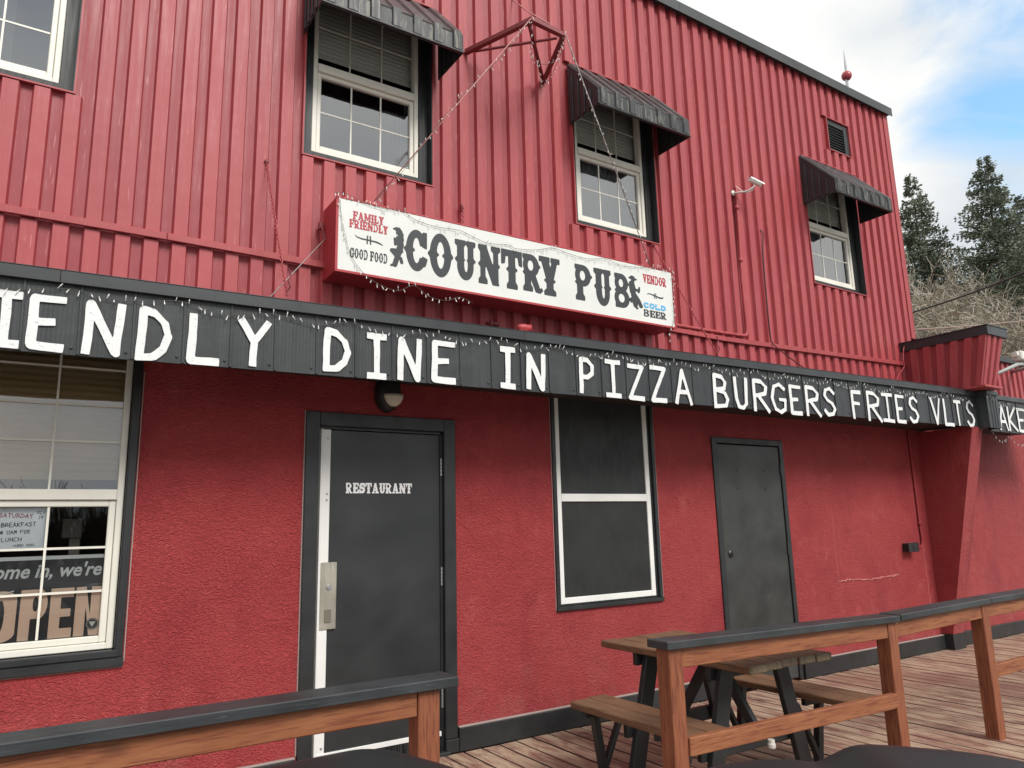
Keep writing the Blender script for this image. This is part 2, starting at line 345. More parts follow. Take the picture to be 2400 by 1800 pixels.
    def mesh(s, name, mats, smooth=False, recalc=True):
        me = bpy.data.meshes.new(name); me.from_pydata(s.v, [], s.f); 
        mats = mats if isinstance(mats, (list, tuple)) else [mats]
        for m in mats: me.materials.append(m)
        if len(mats) > 1: me.polygons.foreach_set('material_index', s.mi)
        if recalc:
            bm = bmesh.new(); bm.from_mesh(me); bmesh.ops.recalc_face_normals(bm, faces=bm.faces); bm.to_mesh(me); bm.free()
        if smooth: me.polygons.foreach_set('use_smooth', [True]*len(me.polygons))
        me.update(); return me
    def build(s, name, mats, parent=None, smooth=False, recalc=True, **kw):
        return link(name, s.mesh(name, mats, smooth, recalc), parent, **kw)
def link(name, data, parent=None, loc=None, rot=None, kind=None):
    o = bpy.data.objects.new(name, data); COL.objects.link(o)
    if parent:
        o.parent = parent
        pw = Vector((0, 0, 0)); p = parent
        while p: pw += p.location; p = p.parent
        if loc is None: o.location = -pw
        else: o.location = Vector(loc)-pw
    elif loc is not None: o.location = loc
    if rot is not None: o.rotation_euler = rot
    if kind: o['kind'] = kind
    return o
def tag(o, label, cat, group=None):
    o['label'] = label; o['category'] = cat
    if group: o['group'] = group
    return o
def thing(name, label, cat, loc, group=None):
    return tag(link(name, None, None, loc), label, cat, group)
def rounded(pts, n=6):
    """catmull-rom through points"""
    P_ = [Vector(p) for p in pts]; P_ = [P_[0]*2-P_[1]] + P_ + [P_[-1]*2-P_[-2]]; o = []
    for i in range(1, len(P_)-2):
        for k in range(n):
            t_ = k/n; a_, b_, c_, d_ = P_[i-1], P_[i], P_[i+1], P_[i+2]
            o.append(0.5*((2*b_)+(c_-a_)*t_+(2*a_-5*b_+4*c_-d_)*t_*t_+(3*b_-a_-3*c_+d_)*t_**3))
    o.append(P_[-2]); return o

# ------------------------------------------------------------------ lettering: distance fields -> outlines -> mesh
def fld(ops, X, Y):
    f = np.full(X.shape, 9.0)
    for sg, k, p in ops:
        if k == 'rect':
            x0, y0, x1, y1 = p; dx = np.abs(X-(x0+x1)/2)-(x1-x0)/2; dy = np.abs(Y-(y0+y1)/2)-(y1-y0)/2
            d = np.minimum(np.maximum(dx, dy), 0)+np.hypot(np.maximum(dx, 0), np.maximum(dy, 0))
        elif k == 'ell':
            cx_, cy_, rx, ry = p; d = (np.sqrt(((X-cx_)/rx)**2+((Y-cy_)/ry)**2)-1)*min(rx, ry)
        elif k == 'line':
            pts, r = p; d = np.full(X.shape, 9.0)
            for i in range(len(pts)-1):
                (ax, ay), (bx, by) = pts[i], pts[i+1]; vx, vy = bx-ax, by-ay; q = vx*vx+vy*vy+1e-12
                t_ = np.clip(((X-ax)*vx+(Y-ay)*vy)/q, 0, 1); d = np.minimum(d, np.hypot(X-ax-t_*vx, Y-ay-t_*vy))
            d = d-r
        elif k == 'poly':
            d2 = np.full(X.shape, 99.0); ins = np.zeros(X.shape, bool); n = len(p)
            for i in range(n):
                (ax, ay), (bx, by) = p[i], p[(i+1) % n]; vx, vy = bx-ax, by-ay; q = vx*vx+vy*vy+1e-12
                t_ = np.clip(((X-ax)*vx+(Y-ay)*vy)/q, 0, 1); d2 = np.minimum(d2, (X-ax-t_*vx)**2+(Y-ay-t_*vy)**2)
                if ay != by:
                    c_ = ((ay > Y) != (by > Y)) & (X < (bx-ax)*(Y-ay)/(by-ay)+ax); ins ^= c_
            d = np.sqrt(d2); d = np.where(ins, -d, d)
        f = np.minimum(f, d) if sg == '+' else np.maximum(f, -d)
    return f
def outlines(ops, bbox, res=64, wob=0.0, seed=0, bold=0.0):
    x0, y0, x1, y1 = bbox; m = 0.09; h = (y1-y0)/res
    xs = np.arange(x0-m, x1+m, h); ys = np.arange(y0-m, y1+m, h); X, Y = np.meshgrid(xs, ys)
    if wob:
        rs = np.random.RandomState(seed); Xo, Yo = X.copy(), Y.copy()
        for fr in (5, 11, 19):
            p = rs.uniform(0, 6.28, 4); X = X+wob*np.sin(fr*Yo+p[0])*np.cos(fr*.7*Xo+p[1])/fr*6; Y = Y+wob*np.sin(fr*Xo+p[2])*np.cos(fr*.7*Yo+p[3])/fr*6
    f = fld(ops, X, Y)-bold; f[np.abs(f) < 1e-9] = 1e-9
    f[0, :] = f[-1, :] = np.maximum(f[0, :], .01); f[-1, :] = np.maximum(f[-1, :], .01); f[:, 0] = np.maximum(f[:, 0], .01); f[:, -1] = np.maximum(f[:, -1], .01)
    inside = f < 0; seg = {}
    ny, nx = f.shape
    code = inside[:-1, :-1]*1+inside[:-1, 1:]*2+inside[1:, 1:]*4+inside[1:, :-1]*8
    T = {1: [(3, 0)], 2: [(0, 1)], 3: [(3, 1)], 4: [(1, 2)], 5: [(3, 0), (1, 2)], 6: [(0, 2)], 7: [(3, 2)], 8: [(2, 3)], 9: [(2, 0)], 10: [(0, 1), (2, 3)], 11: [(2, 1)], 12: [(1, 3)], 13: [(1, 0)], 14: [(0, 3)]}
    pos = {}
    def ek(j, i, e_):
        if e_ == 0: k = ('h', j, i); a_, b_ = (j, i), (j, i+1)
        elif e_ == 1: k = ('v', j, i+1); a_, b_ = (j, i+1), (j+1, i+1)
        elif e_ == 2: k = ('h', j+1, i); a_, b_ = (j+1, i), (j+1, i+1)
        else: k = ('v', j, i); a_, b_ = (j, i), (j+1, i)
        if k not in pos:
            fa, fb = f[a_], f[b_]; t_ = fa/(fa-fb); pos[k] = (xs[a_[1]]+(xs[b_[1]]-xs[a_[1]])*t_, ys[a_[0]]+(ys[b_[0]]-ys[a_[0]])*t_)
        return k
    for j, i in zip(*np.where((code > 0) & (code < 15))):
        for a_, b_ in T[int(code[j, i])]: seg[ek(j, i, a_)] = ek(j, i, b_)
    loops = []
    while seg:
        s0, n_ = seg.popitem(); lp = [s0]; 
        while n_ != s0:
            lp.append(n_)
            if n_ not in seg: break
            n_ = seg.pop(n_)
        if len(lp) > 4: loops.append([pos[k] for k in lp])
    return [simp(l_, h*0.13) for l_ in loops]
def simp(P_, eps):
    P_ = np.array(P_); n = len(P_)
    if n < 8: return [tuple(p) for p in P_]
    def dp(a_, b_):
        if b_-a_ < 2: return []
        A, B = P_[a_], P_[b_ % n]; d = B-A; l_ = np.hypot(*d); Q = P_[a_+1:b_]
        e_ = np.abs(d[0]*(Q[:, 1]-A[1])-d[1]*(Q[:, 0]-A[0]))/l_ if l_ > 1e-9 else np.hypot(*(Q-A).T)
        i = int(np.argmax(e_))
        if e_[i] < eps: return []
        i += a_+1; return dp(a_, i)+[i]+dp(i, b_)
    k = n//2; idx = [0]+dp(0, k)+[k]+dp(k, n); return [tuple(P_[i]) for i in idx]
def area(l_): return 0.5*sum(l_[i][0]*l_[(i+1) % len(l_)][1]-l_[(i+1) % len(l_)][0]*l_[i][1] for i in range(len(l_)))
def inpoly(p, l_):
    c = False; n = len(l_)
    for i in range(n):
        (ax, ay), (bx, by) = l_[i], l_[(i+1) % n]
        if (ay > p[1]) != (by > p[1]) and p[0] < (bx-ax)*(p[1]-ay)/(by-ay)+ax: c = not c
    return c
def glyph_mesh(mb, loops, fn, d_front, d_back, mi=0):
    """loops in glyph space; fn(u,v,d)->xyz"""
    if not loops: return
    order = sorted(loops, key=lambda l_: -abs(area(l_))); groups = []
    for l_ in order:
        par = [g for g in groups if inpoly(l_[0], g[0])]
        if par and not any(inpoly(l_[0], h_) for h_ in par[0][1:]): par[0].append(l_)
        else: groups.append([l_])
    for g in groups:
        flat = [p for l_ in g for p in l_]
        tris = tessellate_polygon([[Vector((p[0], p[1], 0)) for p in l_] for l_ in g])
        n = len(flat); vs = [fn(p[0], p[1], d_front) for p in flat]+[fn(p[0], p[1], d_back) for p in flat]
        fs = [tuple(t_) for t_ in tris]; o = 0
        for l_ in g:
            for i in range(len(l_)): i2 = (i+1) % len(l_); fs.append((o+i, o+i2, n+o+i2, n+o+i))
            o += len(l_)
        mb.add(vs, fs, mi)

def western(ch):
    """slab letters with mid spurs; height 1; returns (ops, width)"""
    s = .20; sh = .11; se = .07
    def stem(x, top=True, bot=True, spur=True, w_=s):
        o = [('+', 'rect', (x, 0, x+w_, 1))]
        if bot: o.append(('+', 'poly', [(x-se, 0), (x+w_+se, 0), (x+w_+se, sh*.7), (x+w_, sh*1.5), (x, sh*1.5), (x-se, sh*.7)]))
        if top: o.append(('+', 'poly', [(x-se, 1), (x+w_+se, 1), (x+w_+se, 1-sh*.7), (x+w_, 1-sh*1.5), (x, 1-sh*1.5), (x-se, 1-sh*.7)]))
        if spur: o.append(('+', 'poly', [(x-.075, .5), (x+w_/2, .64), (x+w_+.075, .5), (x+w_/2, .36)]))
        return o
    def bowl(x, y0, y1, rx, th=.16, tv=.11, spur=True):
        c = (y0+y1)/2; ry = (y1-y0)/2
        o = [('+', 'ell', (x, c, rx, ry)), ('+', 'rect', (x-.1, y0, x, y1))]
        if spur: o.append(('+', 'poly', [(x+rx-.06, c+.1), (x+rx+.065, c), (x+rx-.06, c-.1)]))
        return o, [('-', 'ell', (x-.02, c, rx-th, ry-tv)), ('-', 'rect', (.28, y0+tv, max(.281, x-.02), y1-tv))]
    if ch == 'I': return stem(.08), .36
    if ch in 'OCG':
        o = [('+', 'ell', (.36, .5, .34, .5)), ('+', 'poly', [(.06, .62), (-.05, .5), (.06, .38)])]
        if ch == 'O': o.append(('+', 'poly', [(.66, .62), (.77, .5), (.66, .38)]))
        o += [('-', 'ell', (.36, .5, .155, .40)), ('+', 'poly', [(.12, .62), (.28, .5), (.12, .38)])]
        if ch == 'O': o += [('+', 'poly', [(.60, .62), (.44, .5), (.60, .38)]), ('-', 'rect', (.348, .3, .372, .7))]
        else:
            o += [('-', 'rect', (.42, .30, .9, .66)), ('-', 'rect', (.60, .2, .9, .66)), ('+', 'poly', [(.56, .64), (.70, .60), (.70, .98), (.60, .98), (.52, .82)])]
            if ch == 'C': o += [('+', 'poly', [(.58, .34), (.72, .30), (.66, .14), (.54, .10)])]
            else: o += [('+', 'rect', (.50, .08, .68, .46)), ('+', 'rect', (.42, .38, .74, .48))]
        return o, .74
    if ch == 'U':
        return [('+', 'rect', (.08, .3, .28, 1)), ('+', 'rect', (.46, .3, .62, 1)), ('+', 'ell', (.35, .34, .27, .34)), ('-', 'ell', (.37, .36, .09, .25)), ('-', 'rect', (.28, .36, .46, 1)),
                ('+', 'poly', [(0, 1), (.345, 1), (.345, .92), (.28, .86), (.08, .86), (0, .92)]), ('+', 'poly', [(.41, 1), (.70, 1), (.70, .92), (.62, .86), (.46, .86), (.41, .92)]),
                ('+', 'poly', [(0, .5), (.14, .63), (.315, .5), (.14, .37)]), ('+', 'poly', [(.425, .5), (.56, .62), (.70, .5), (.56, .38)])], .70
    if ch == 'N':
        return stem(.08, w_=.13)+[('+', 'rect', (.55, 0, .68, 1)), ('+', 'poly', [(.47, 1), (.76, 1), (.76, .92), (.68, .86), (.55, .86), (.47, .92)]), ('+', 'poly', [(.50, .5), (.615, .63), (.74, .5), (.615, .37)]),
                ('+', 'poly', [(.04, 1), (.26, 1), (.70, 0), (.50, 0)])], .76
    if ch == 'T':
        return stem(.25, top=False)+[('+', 'rect', (0, .87, .70, 1)), ('+', 'poly', [(0, .9), (.12, .9), (.08, .66), (0, .64)]), ('+', 'poly', [(.70, .9), (.58, .9), (.62, .66), (.70, .64)])], .70
    if ch in 'PRBD':
        o = stem(.08)
        if ch == 'D': b, h_ = bowl(.34, 0, 1, .36, spur=True); return stem(.08, spur=False)+[('+', 'rect', (-.09, 0, .3, .1)), ('+', 'rect', (-.09, .9, .3, 1))]+b+h_+[('-', 'rect', (-.2, .13, .075, .87))], .70
        b, h_ = bowl(.32, .42 if ch != 'B' else .47, 1, .30); o = o+b+h_
        if ch == 'R': o += [('+', 'poly', [(.26, .46), (.46, .46), (.66, .04), (.72, .10), (.76, .05), (.66, -.02), (.50, 0)])]
        if ch == 'B': b, h_ = bowl(.32, 0, .54, .34); o = o+b+h_
        return o, .72
    if ch == 'Y':
        return stem(.25, top=False)[0:0]+[('+', 'rect', (.25, 0, .45, .5)), ('+', 'poly', [(.16, 0), (.54, 0), (.54, .08), (.45, .15), (.25, .15), (.16, .08)]), ('+', 'poly', [(.05, 1), (.28, 1), (.45, .40), (.25, .40)]), ('+', 'poly', [(.50, 1), (.64, 1), (.45, .38), (.30, .46)]),
                ('+', 'rect', (0, .90, .34, 1)), ('+', 'rect', (.42, .90, .70, 1)), ('+', 'poly', [(.17, .38), (.35, .5), (.53, .38), (.35, .26)])], .70
    if ch == 'V':
        return [('+', 'poly', [(.05, 1), (.27, 1), (.44, .22), (.38, 0), (.30, 0)]), ('+', 'poly', [(.52, 1), (.66, 1), (.42, 0), (.33, 0)]), ('+', 'rect', (0, .90, .34, 1)), ('+', 'rect', (.44, .90, .72, 1)), ('+', 'poly', [(.12, .6), (.2, .48), (.3, .6)])], .72
    if ch == 'A':
        return [('+', 'poly', [(.28, 1), (.46, 1), (.70, 0), (.48, 0)]), ('+', 'poly', [(.28, 1), (.40, 1), (.20, 0), (.08, 0)]), ('+', 'rect', (.18, .26, .56, .36)), ('+', 'rect', (0, 0, .28, .10)), ('+', 'rect', (.40, 0, .78, .10))], .78
    if ch in 'EF':
        o = stem(.08)+[('+', 'rect', (.1, .88, .62, 1)), ('+', 'poly', [(.62, 1), (.62, .68), (.55, .68), (.48, .9)]), ('+', 'rect', (.2, .45, .46, .55)), ('+', 'rect', (.42, .36, .50, .64))]
        if ch == 'E': o += [('+', 'rect', (.1, 0, .64, .12)), ('+', 'poly', [(.64, 0), (.64, .34), (.57, .34), (.48, .1)])]
        return o, .66
    if ch == 'L': return stem(.08)+[('+', 'rect', (.1, 0, .60, .12)), ('+', 'poly', [(.60, 0), (.60, .38), (.53, .36), (.44, .1)])], .62
    if ch == 'M':
        return stem(.08, w_=.13)+[('+', 'rect', (.66, 0, .84, 1)), ('+', 'rect', (.58, 0, .92, .1)), ('+', 'rect', (.62, .9, .92, 1)), ('+', 'poly', [(.06, 1), (.26, 1), (.52, .15), (.40, .15)]), ('+', 'poly', [(.68, 1), (.84, 1), (.52, .15), (.42, .15)]), ('+', 'poly', [(.60, .5), (.75, .62), (.90, .5), (.75, .38)])], .92
    if ch == 'S':
        return [('+', 'line', ([(.56, .80), (.44, .90), (.24, .90), (.14, .78), (.16, .64), (.50, .42), (.56, .28), (.46, .12), (.24, .10), (.12, .20)], .10)), ('+', 'rect', (.52, .64, .64, .98)), ('+', 'rect', (.02, .02, .14, .36)), ('+', 'poly', [(.02, .52), (.2, .6), (.2, .4)]), ('+', 'poly', [(.66, .5), (.5, .6), (.5, .4)])], .66
    return [], .3
def arc(cx_, cy_, rx, ry, a0, a1, n=10): return [(cx_+rx*math.cos(math.radians(a0+(a1-a0)*i/n)), cy_+ry*math.sin(math.radians(a0+(a1-a0)*i/n))) for i in range(n+1)]
BR = {  # brush strokes in a unit box
 'I': [[(.0, 1), (1, 1)], [(.5, 1), (.5, 0)], [(0, 0), (1, 0)]], 'E': [[(1, 1), (0, 1), (0, 0), (1, 0)], [(0, .5), (.65, .52)]], 'N': [[(0, 0), (.06, 1), (.92, 0), (1, 1)]],
 'D': [[(0, 0), (.03, 1), (.45, .95), (.85, .75), (1, .48), (.85, .2), (.5, .02), (0, 0)]], 'L': [[(.05, 1), (0, 0), (1, .02)]], 'Y': [[(0, 1), (.5, .52), (1, 1)], [(.5, .52), (.48, 0)]],
 'P': [[(0, 0), (.03, 1), (.55, .98), (.95, .8), (.9, .58), (.5, .45), (.05, .45)]], 'Z': [[(0, 1), (1, 1), (0, 0), (1, 0)]], 'A': [[(0, 0), (.45, 1), (1, 0)], [(.2, .33), (.8, .33)]],
 'B': [[(0, 0), (.02, 1), (.6, .97), (.85, .8), (.75, .6), (.05, .53), (.8, .45), (1, .25), (.85, .05), (0, 0)]], 'U': [[(0, 1), (.02, .3), (.2, .03), (.6, 0), (.88, .15), (1, 1)]],
 'R': [[(0, 0), (.02, 1), (.55, .98), (.9, .8), (.8, .58), (.05, .48)], [(.3, .48), (1, 0)]], 'G': [[(.95, .85), (.6, 1), (.2, .9), (0, .5), (.2, .1), (.6, 0), (.95, .12), (1, .45), (.6, .45)]],
 'S': [[(.95, .85), (.6, 1), (.2, .92), (.08, .72), (.3, .56), (.75, .45), (.97, .25), (.75, .05), (.3, 0), (.02, .15)]], 'F': [[(0, 0), (0, 1), (1, 1)], [(0, .55), (.75, .56)]],
 'V': [[(0, 1), (.5, 0), (1, 1)]], 'T': [[(0, 1), (1, 1)], [(.5, 1), (.5, 0)]], 'K': [[(0, 0), (0, 1)], [(.95, 1), (.05, .45), (1, 0)]],
 'O': [arc(.5, .5, .5, .5, 90, 450, 14)], 'C': [arc(.55, .5, .55, .5, 45, 315, 12)], 'H': [[(0, 0), (0, 1)], [(1, 0), (1, 1)], [(0, .5), (1, .5)]], 'M': [[(0, 0), (.1, 1), (.5, .4), (.9, 1), (1, 0)]],
 'X': [[(0, 0), (1, 1)], [(0, 1), (1, 0)]], 'W': [[(0, 1), (.25, 0), (.5, .7), (.75, 0), (1, 1)]], '1': [[(.5, 1), (.45, 0)]], '9': [arc(.45, .7, .4, .3, 0, 360, 10), [(.85, .7), (.6, 0)]],
 '@': [arc(.5, .5, .5, .5, 20, 330, 12), arc(.5, .45, .2, .2, 0, 360, 8), [(.7, .6), (.75, .35), (.95, .4)]], '-': [[(.1, .5), (.9, .5)]], "'": [[(.5, 1), (.4, .8)]], 'Q': [arc(.5, .5, .5, .5, 0, 360, 12)]}
def brush_ops(ch, w_, h_, r, square=False):
    o = []
    for st in BR.get(ch, []):
        P_ = [(r+x*(w_-2*r), r+y*(h_-2*r)) for x, y in st]
        if not square: o.append(('+', 'line', (P_, r))); continue
        n = len(P_)
        for i in range(n-1):      # flat-brush strokes: square ends, round joints
            (ax, ay), (bx, by) = P_[i], P_[i+1]; l_ = math.hypot(bx-ax, by-ay)+1e-9; dx, dy = (bx-ax)/l_, (by-ay)/l_
            e0 = .85*r if i == 0 else 0; e1 = .85*r if i == n-2 else 0; rr = r*(1+.10*math.sin(7*i+ax*9))
            ax, ay, bx, by = ax-dx*e0, ay-dy*e0, bx+dx*e1, by+dy*e1; k1 = .93+.12*math.sin(ax*13+ay*7)
            o.append(('+', 'poly', [(ax-dy*rr, ay+dx*rr), (bx-dy*rr*k1, by+dx*rr*k1), (bx+dy*rr*k1, by-dx*rr*k1), (ax+dy*rr, ay-dx*rr)]))
            if i > 0: o.append(('+', 'ell', (*P_[i], r, r)))
    return o
_seed = [0]
def brush_letter(mb, ch, x0, x1, z0, z1, y, r, wob=0.004, dep=0.002, res=46, square=False):
    h_ = 1.0; k = 1/(z1-z0); w_ = (x1-x0)*k; _seed[0] += 1
    lp = outlines(brush_ops(ch, w_, h_, r*k, square), (0, 0, w_, h_), res, wob*k*.6, _seed[0])
    glyph_mesh(mb, lp, lambda u_, v_, d: (x0+u_/k, y-d, z0+v_/k), dep, 0.0)
_gc = {}
def western_letter(mb, ch, x0, x1, z0, z1, y, dep=0.002, res=72, bold=.016):
    if (ch, bold) not in _gc:
        ops, w_ = western(ch); _gc[(ch, bold)] = (outlines(ops, (0, 0, w_, 1), res, 0, 0, bold), w_)
    lp, w_ = _gc[(ch, bold)]
    xs = [p[0] for l_ in lp for p in l_]; a0, a1 = min(xs), max(xs); kx = (x1-x0)/(a1-a0)
    glyph_mesh(mb, lp, lambda u_, v_, d: (x0+(u_-a0)*kx, y-d, z0+v_*(z1-z0)), dep, 0.0)
def western_word(mb, word, x0, x1, z0, z1, y, gap=.05, bold=.012):
    ws = [(.3 if c == ' ' else western(c)[1]) for c in word]; tot = sum(ws)+gap*(len(word)-1); k = (x1-x0)/tot; x = x0
    for c, w_ in zip(word, ws):
        if c != ' ': western_letter(mb, c, x, x+w_*k, z0, z1, y, bold=bold)
        x += (w_+gap)*k
def brush_word(mb, word, x0, z0, h_, y, r, aspect=.7, gap=.35, dep=.0012, slope=0.0):
    x = x0
    for c in word:
        if c != ' ':
            w_ = h_*(aspect if c not in "I1'" else .3)
            brush_letter(mb, c, x, x+w_, z0+slope*(x-x0), z0+slope*(x-x0)+h_, y, r, .002, dep, 26); x += w_+h_*gap
        else: x += h_*.6

# ================================================================== SETTING
mb = MB(); S_ = 400
mb.add([(-S_, -S_, -.36), (S_, -S_, -.36), (S_, S_, -.36), (-S_, S_, -.36)], [(0, 1, 2, 3)])
g = mb.build('ground', GROUND, recalc=False); g['kind'] = 'structure'

deck = link('deck', None); deck['kind'] = 'structure'
PW = 0.139; x = -1.0
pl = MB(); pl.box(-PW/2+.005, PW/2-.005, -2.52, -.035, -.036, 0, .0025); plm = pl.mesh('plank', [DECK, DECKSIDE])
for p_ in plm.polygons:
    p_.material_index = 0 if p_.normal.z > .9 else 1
k = 0
while x < 11.2:
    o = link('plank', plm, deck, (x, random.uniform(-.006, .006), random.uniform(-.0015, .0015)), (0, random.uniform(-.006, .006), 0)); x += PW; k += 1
mb = MB(); mb.box(-1.05, 11.2, -2.50, -2.46, -.24, -.04); mb.box(-1.05, 11.2, -.2, -.06, -.24, -.04); mb.box(-1.05, 11.2, -2.45, -.21, -.30, -.10)
mb.build('joist', DECKDARK, deck)

# ================================================================== PUB BUILDING
pub = thing('pub_building', 'two storey red pub with ribbed metal siding above a red stucco ground floor', 'building', (0, 0, 0))
def wall(mb, x0, x1, z0, z1, holes, y, depth, mi=0):
    xs = sorted({x0, x1, *[h_[0] for h_ in holes], *[h_[1] for h_ in holes]}); zs = sorted({z0, z1, *[h_[2] for h_ in holes], *[h_[3] for h_ in holes]})
    for i in range(len(xs)-1):
        for j in range(len(zs)-1):
            cx_, cz = (xs[i]+xs[i+1])/2, (zs[j]+zs[j+1])/2
            if any(h_[0] < cx_ < h_[1] and h_[2] < cz < h_[3] for h_ in holes): continue
            mb.add([(xs[i], y, zs[j]), (xs[i+1], y, zs[j]), (xs[i+1], y, zs[j+1]), (xs[i], y, zs[j+1])], [(0, 1, 2, 3)], mi)
    for a_, b_, c_, d_ in holes:
        for p, q in (((a_, c_), (b_, c_)), ((b_, c_), (b_, d_)), ((b_, d_), (a_, d_)), ((a_, d_), (a_, c_))):
            mb.add([(p[0], y, p[1]), (q[0], y, q[1]), (q[0], y+depth, q[1]), (p[0], y+depth, p[1])], [(0, 1, 2, 3)], mi)
LW = (-.60, .455, .825, 2.62)     # left window opening
RD = (1.525, 2.422, -.02, 2.137); GD = (5.247, 6.136, -.02, 2.174); BW = (3.412, 4.432, .862, 2.66)
mb = MB(); wall(mb, -3.0, 13.0, -.36, 2.715, [(h_[0]-.012, h_[1]+.012, h_[2]-.012, h_[3]+.012) for h_ in (LW, RD, GD, BW)], 0.0, .12); mb.build('stucco_wall', STUCCO, pub, recalc=False)
OPEN_ = [(-.985, .0, 4.035, 5.54), (1.36, 2.348, 4.018, 5.54), (3.73, 4.70, 4.012, 5.54), (7.033, 8.017, 4.02, 5.54)]
VENT = (7.61, 8.045, 5.78, 6.19)
PY = .030
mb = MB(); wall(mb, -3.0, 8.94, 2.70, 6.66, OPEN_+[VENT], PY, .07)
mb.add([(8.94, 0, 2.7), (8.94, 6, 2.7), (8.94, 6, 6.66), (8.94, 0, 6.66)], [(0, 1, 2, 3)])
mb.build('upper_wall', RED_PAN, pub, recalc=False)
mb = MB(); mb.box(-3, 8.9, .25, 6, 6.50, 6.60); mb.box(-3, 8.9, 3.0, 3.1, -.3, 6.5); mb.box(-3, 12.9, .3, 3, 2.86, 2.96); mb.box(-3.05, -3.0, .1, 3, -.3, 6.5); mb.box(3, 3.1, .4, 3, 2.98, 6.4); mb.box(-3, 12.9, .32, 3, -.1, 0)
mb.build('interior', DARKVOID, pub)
# ribs
ribc = {}
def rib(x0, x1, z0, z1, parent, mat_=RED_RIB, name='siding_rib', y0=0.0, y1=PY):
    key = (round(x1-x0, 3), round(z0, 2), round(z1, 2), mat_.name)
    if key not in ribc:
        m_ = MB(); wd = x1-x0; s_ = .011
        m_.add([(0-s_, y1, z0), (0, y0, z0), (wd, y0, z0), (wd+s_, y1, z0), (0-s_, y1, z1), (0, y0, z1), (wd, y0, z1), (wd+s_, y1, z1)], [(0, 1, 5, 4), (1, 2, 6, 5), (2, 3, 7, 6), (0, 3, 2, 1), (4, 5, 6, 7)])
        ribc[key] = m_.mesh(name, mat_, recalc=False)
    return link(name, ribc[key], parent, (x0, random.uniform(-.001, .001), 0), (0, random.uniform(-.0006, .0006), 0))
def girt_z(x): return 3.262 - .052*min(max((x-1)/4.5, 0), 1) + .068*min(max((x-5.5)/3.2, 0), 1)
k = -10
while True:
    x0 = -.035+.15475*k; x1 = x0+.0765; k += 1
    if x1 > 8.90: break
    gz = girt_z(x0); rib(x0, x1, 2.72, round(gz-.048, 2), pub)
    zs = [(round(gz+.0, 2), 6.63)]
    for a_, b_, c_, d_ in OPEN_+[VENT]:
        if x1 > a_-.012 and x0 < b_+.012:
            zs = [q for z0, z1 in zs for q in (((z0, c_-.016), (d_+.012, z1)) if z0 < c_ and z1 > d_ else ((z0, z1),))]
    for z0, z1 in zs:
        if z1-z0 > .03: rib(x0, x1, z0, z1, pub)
# corner trim, girt boards, roof cap
mb = MB(); mb.box(8.87, 8.955, -.012, PY, 3.60, 6.63, .004); mb.box(8.957, 8.962, -.012, .2, 3.60, 6.63); mb.build('corner_trim', RED_TRIM, pub)
gx = [-3, .55, 3.3, 5.5, 8.72]
for i in range(4):
    a_, b_ = gx[i], gx[i+1]; mb = MB()
    mb.beam((a_, -.012, girt_z(a_)-.022), (b_-.002, -.012, girt_z(b_)-.022), .022+.002*(i % 2), .046, (0, 0, 1), .003); mb.build('girt_board', RED_TRIM, pub)
for a_, b_ in ((-3, 2.2), (2.203, 5.15), (5.153, 9.02)):
    mb = MB(); mb.box(a_, b_, -.05, .30, 6.635, 6.712, .004); mb.box(a_, b_, -.056, -.051, 6.60, 6.714); mb.build('roof_cap', ROOFCAP, pub)
# window trims (red J-channel)
for a_, b_, c_, d_ in OPEN_+[VENT]:
    mb = MB(); t_ = .010
    mb.box(a_-t_, b_+t_, -.006, .03, c_-t_, c_); mb.box(a_-t_, a_, -.006, .03, c_, d_); mb.box(b_, b_+t_, -.006, .03, c_, d_); mb.box(a_-t_, b_+t_, -.006, .03, d_, d_+t_)
    mb.build('window_trim', RED_TRIM, pub)
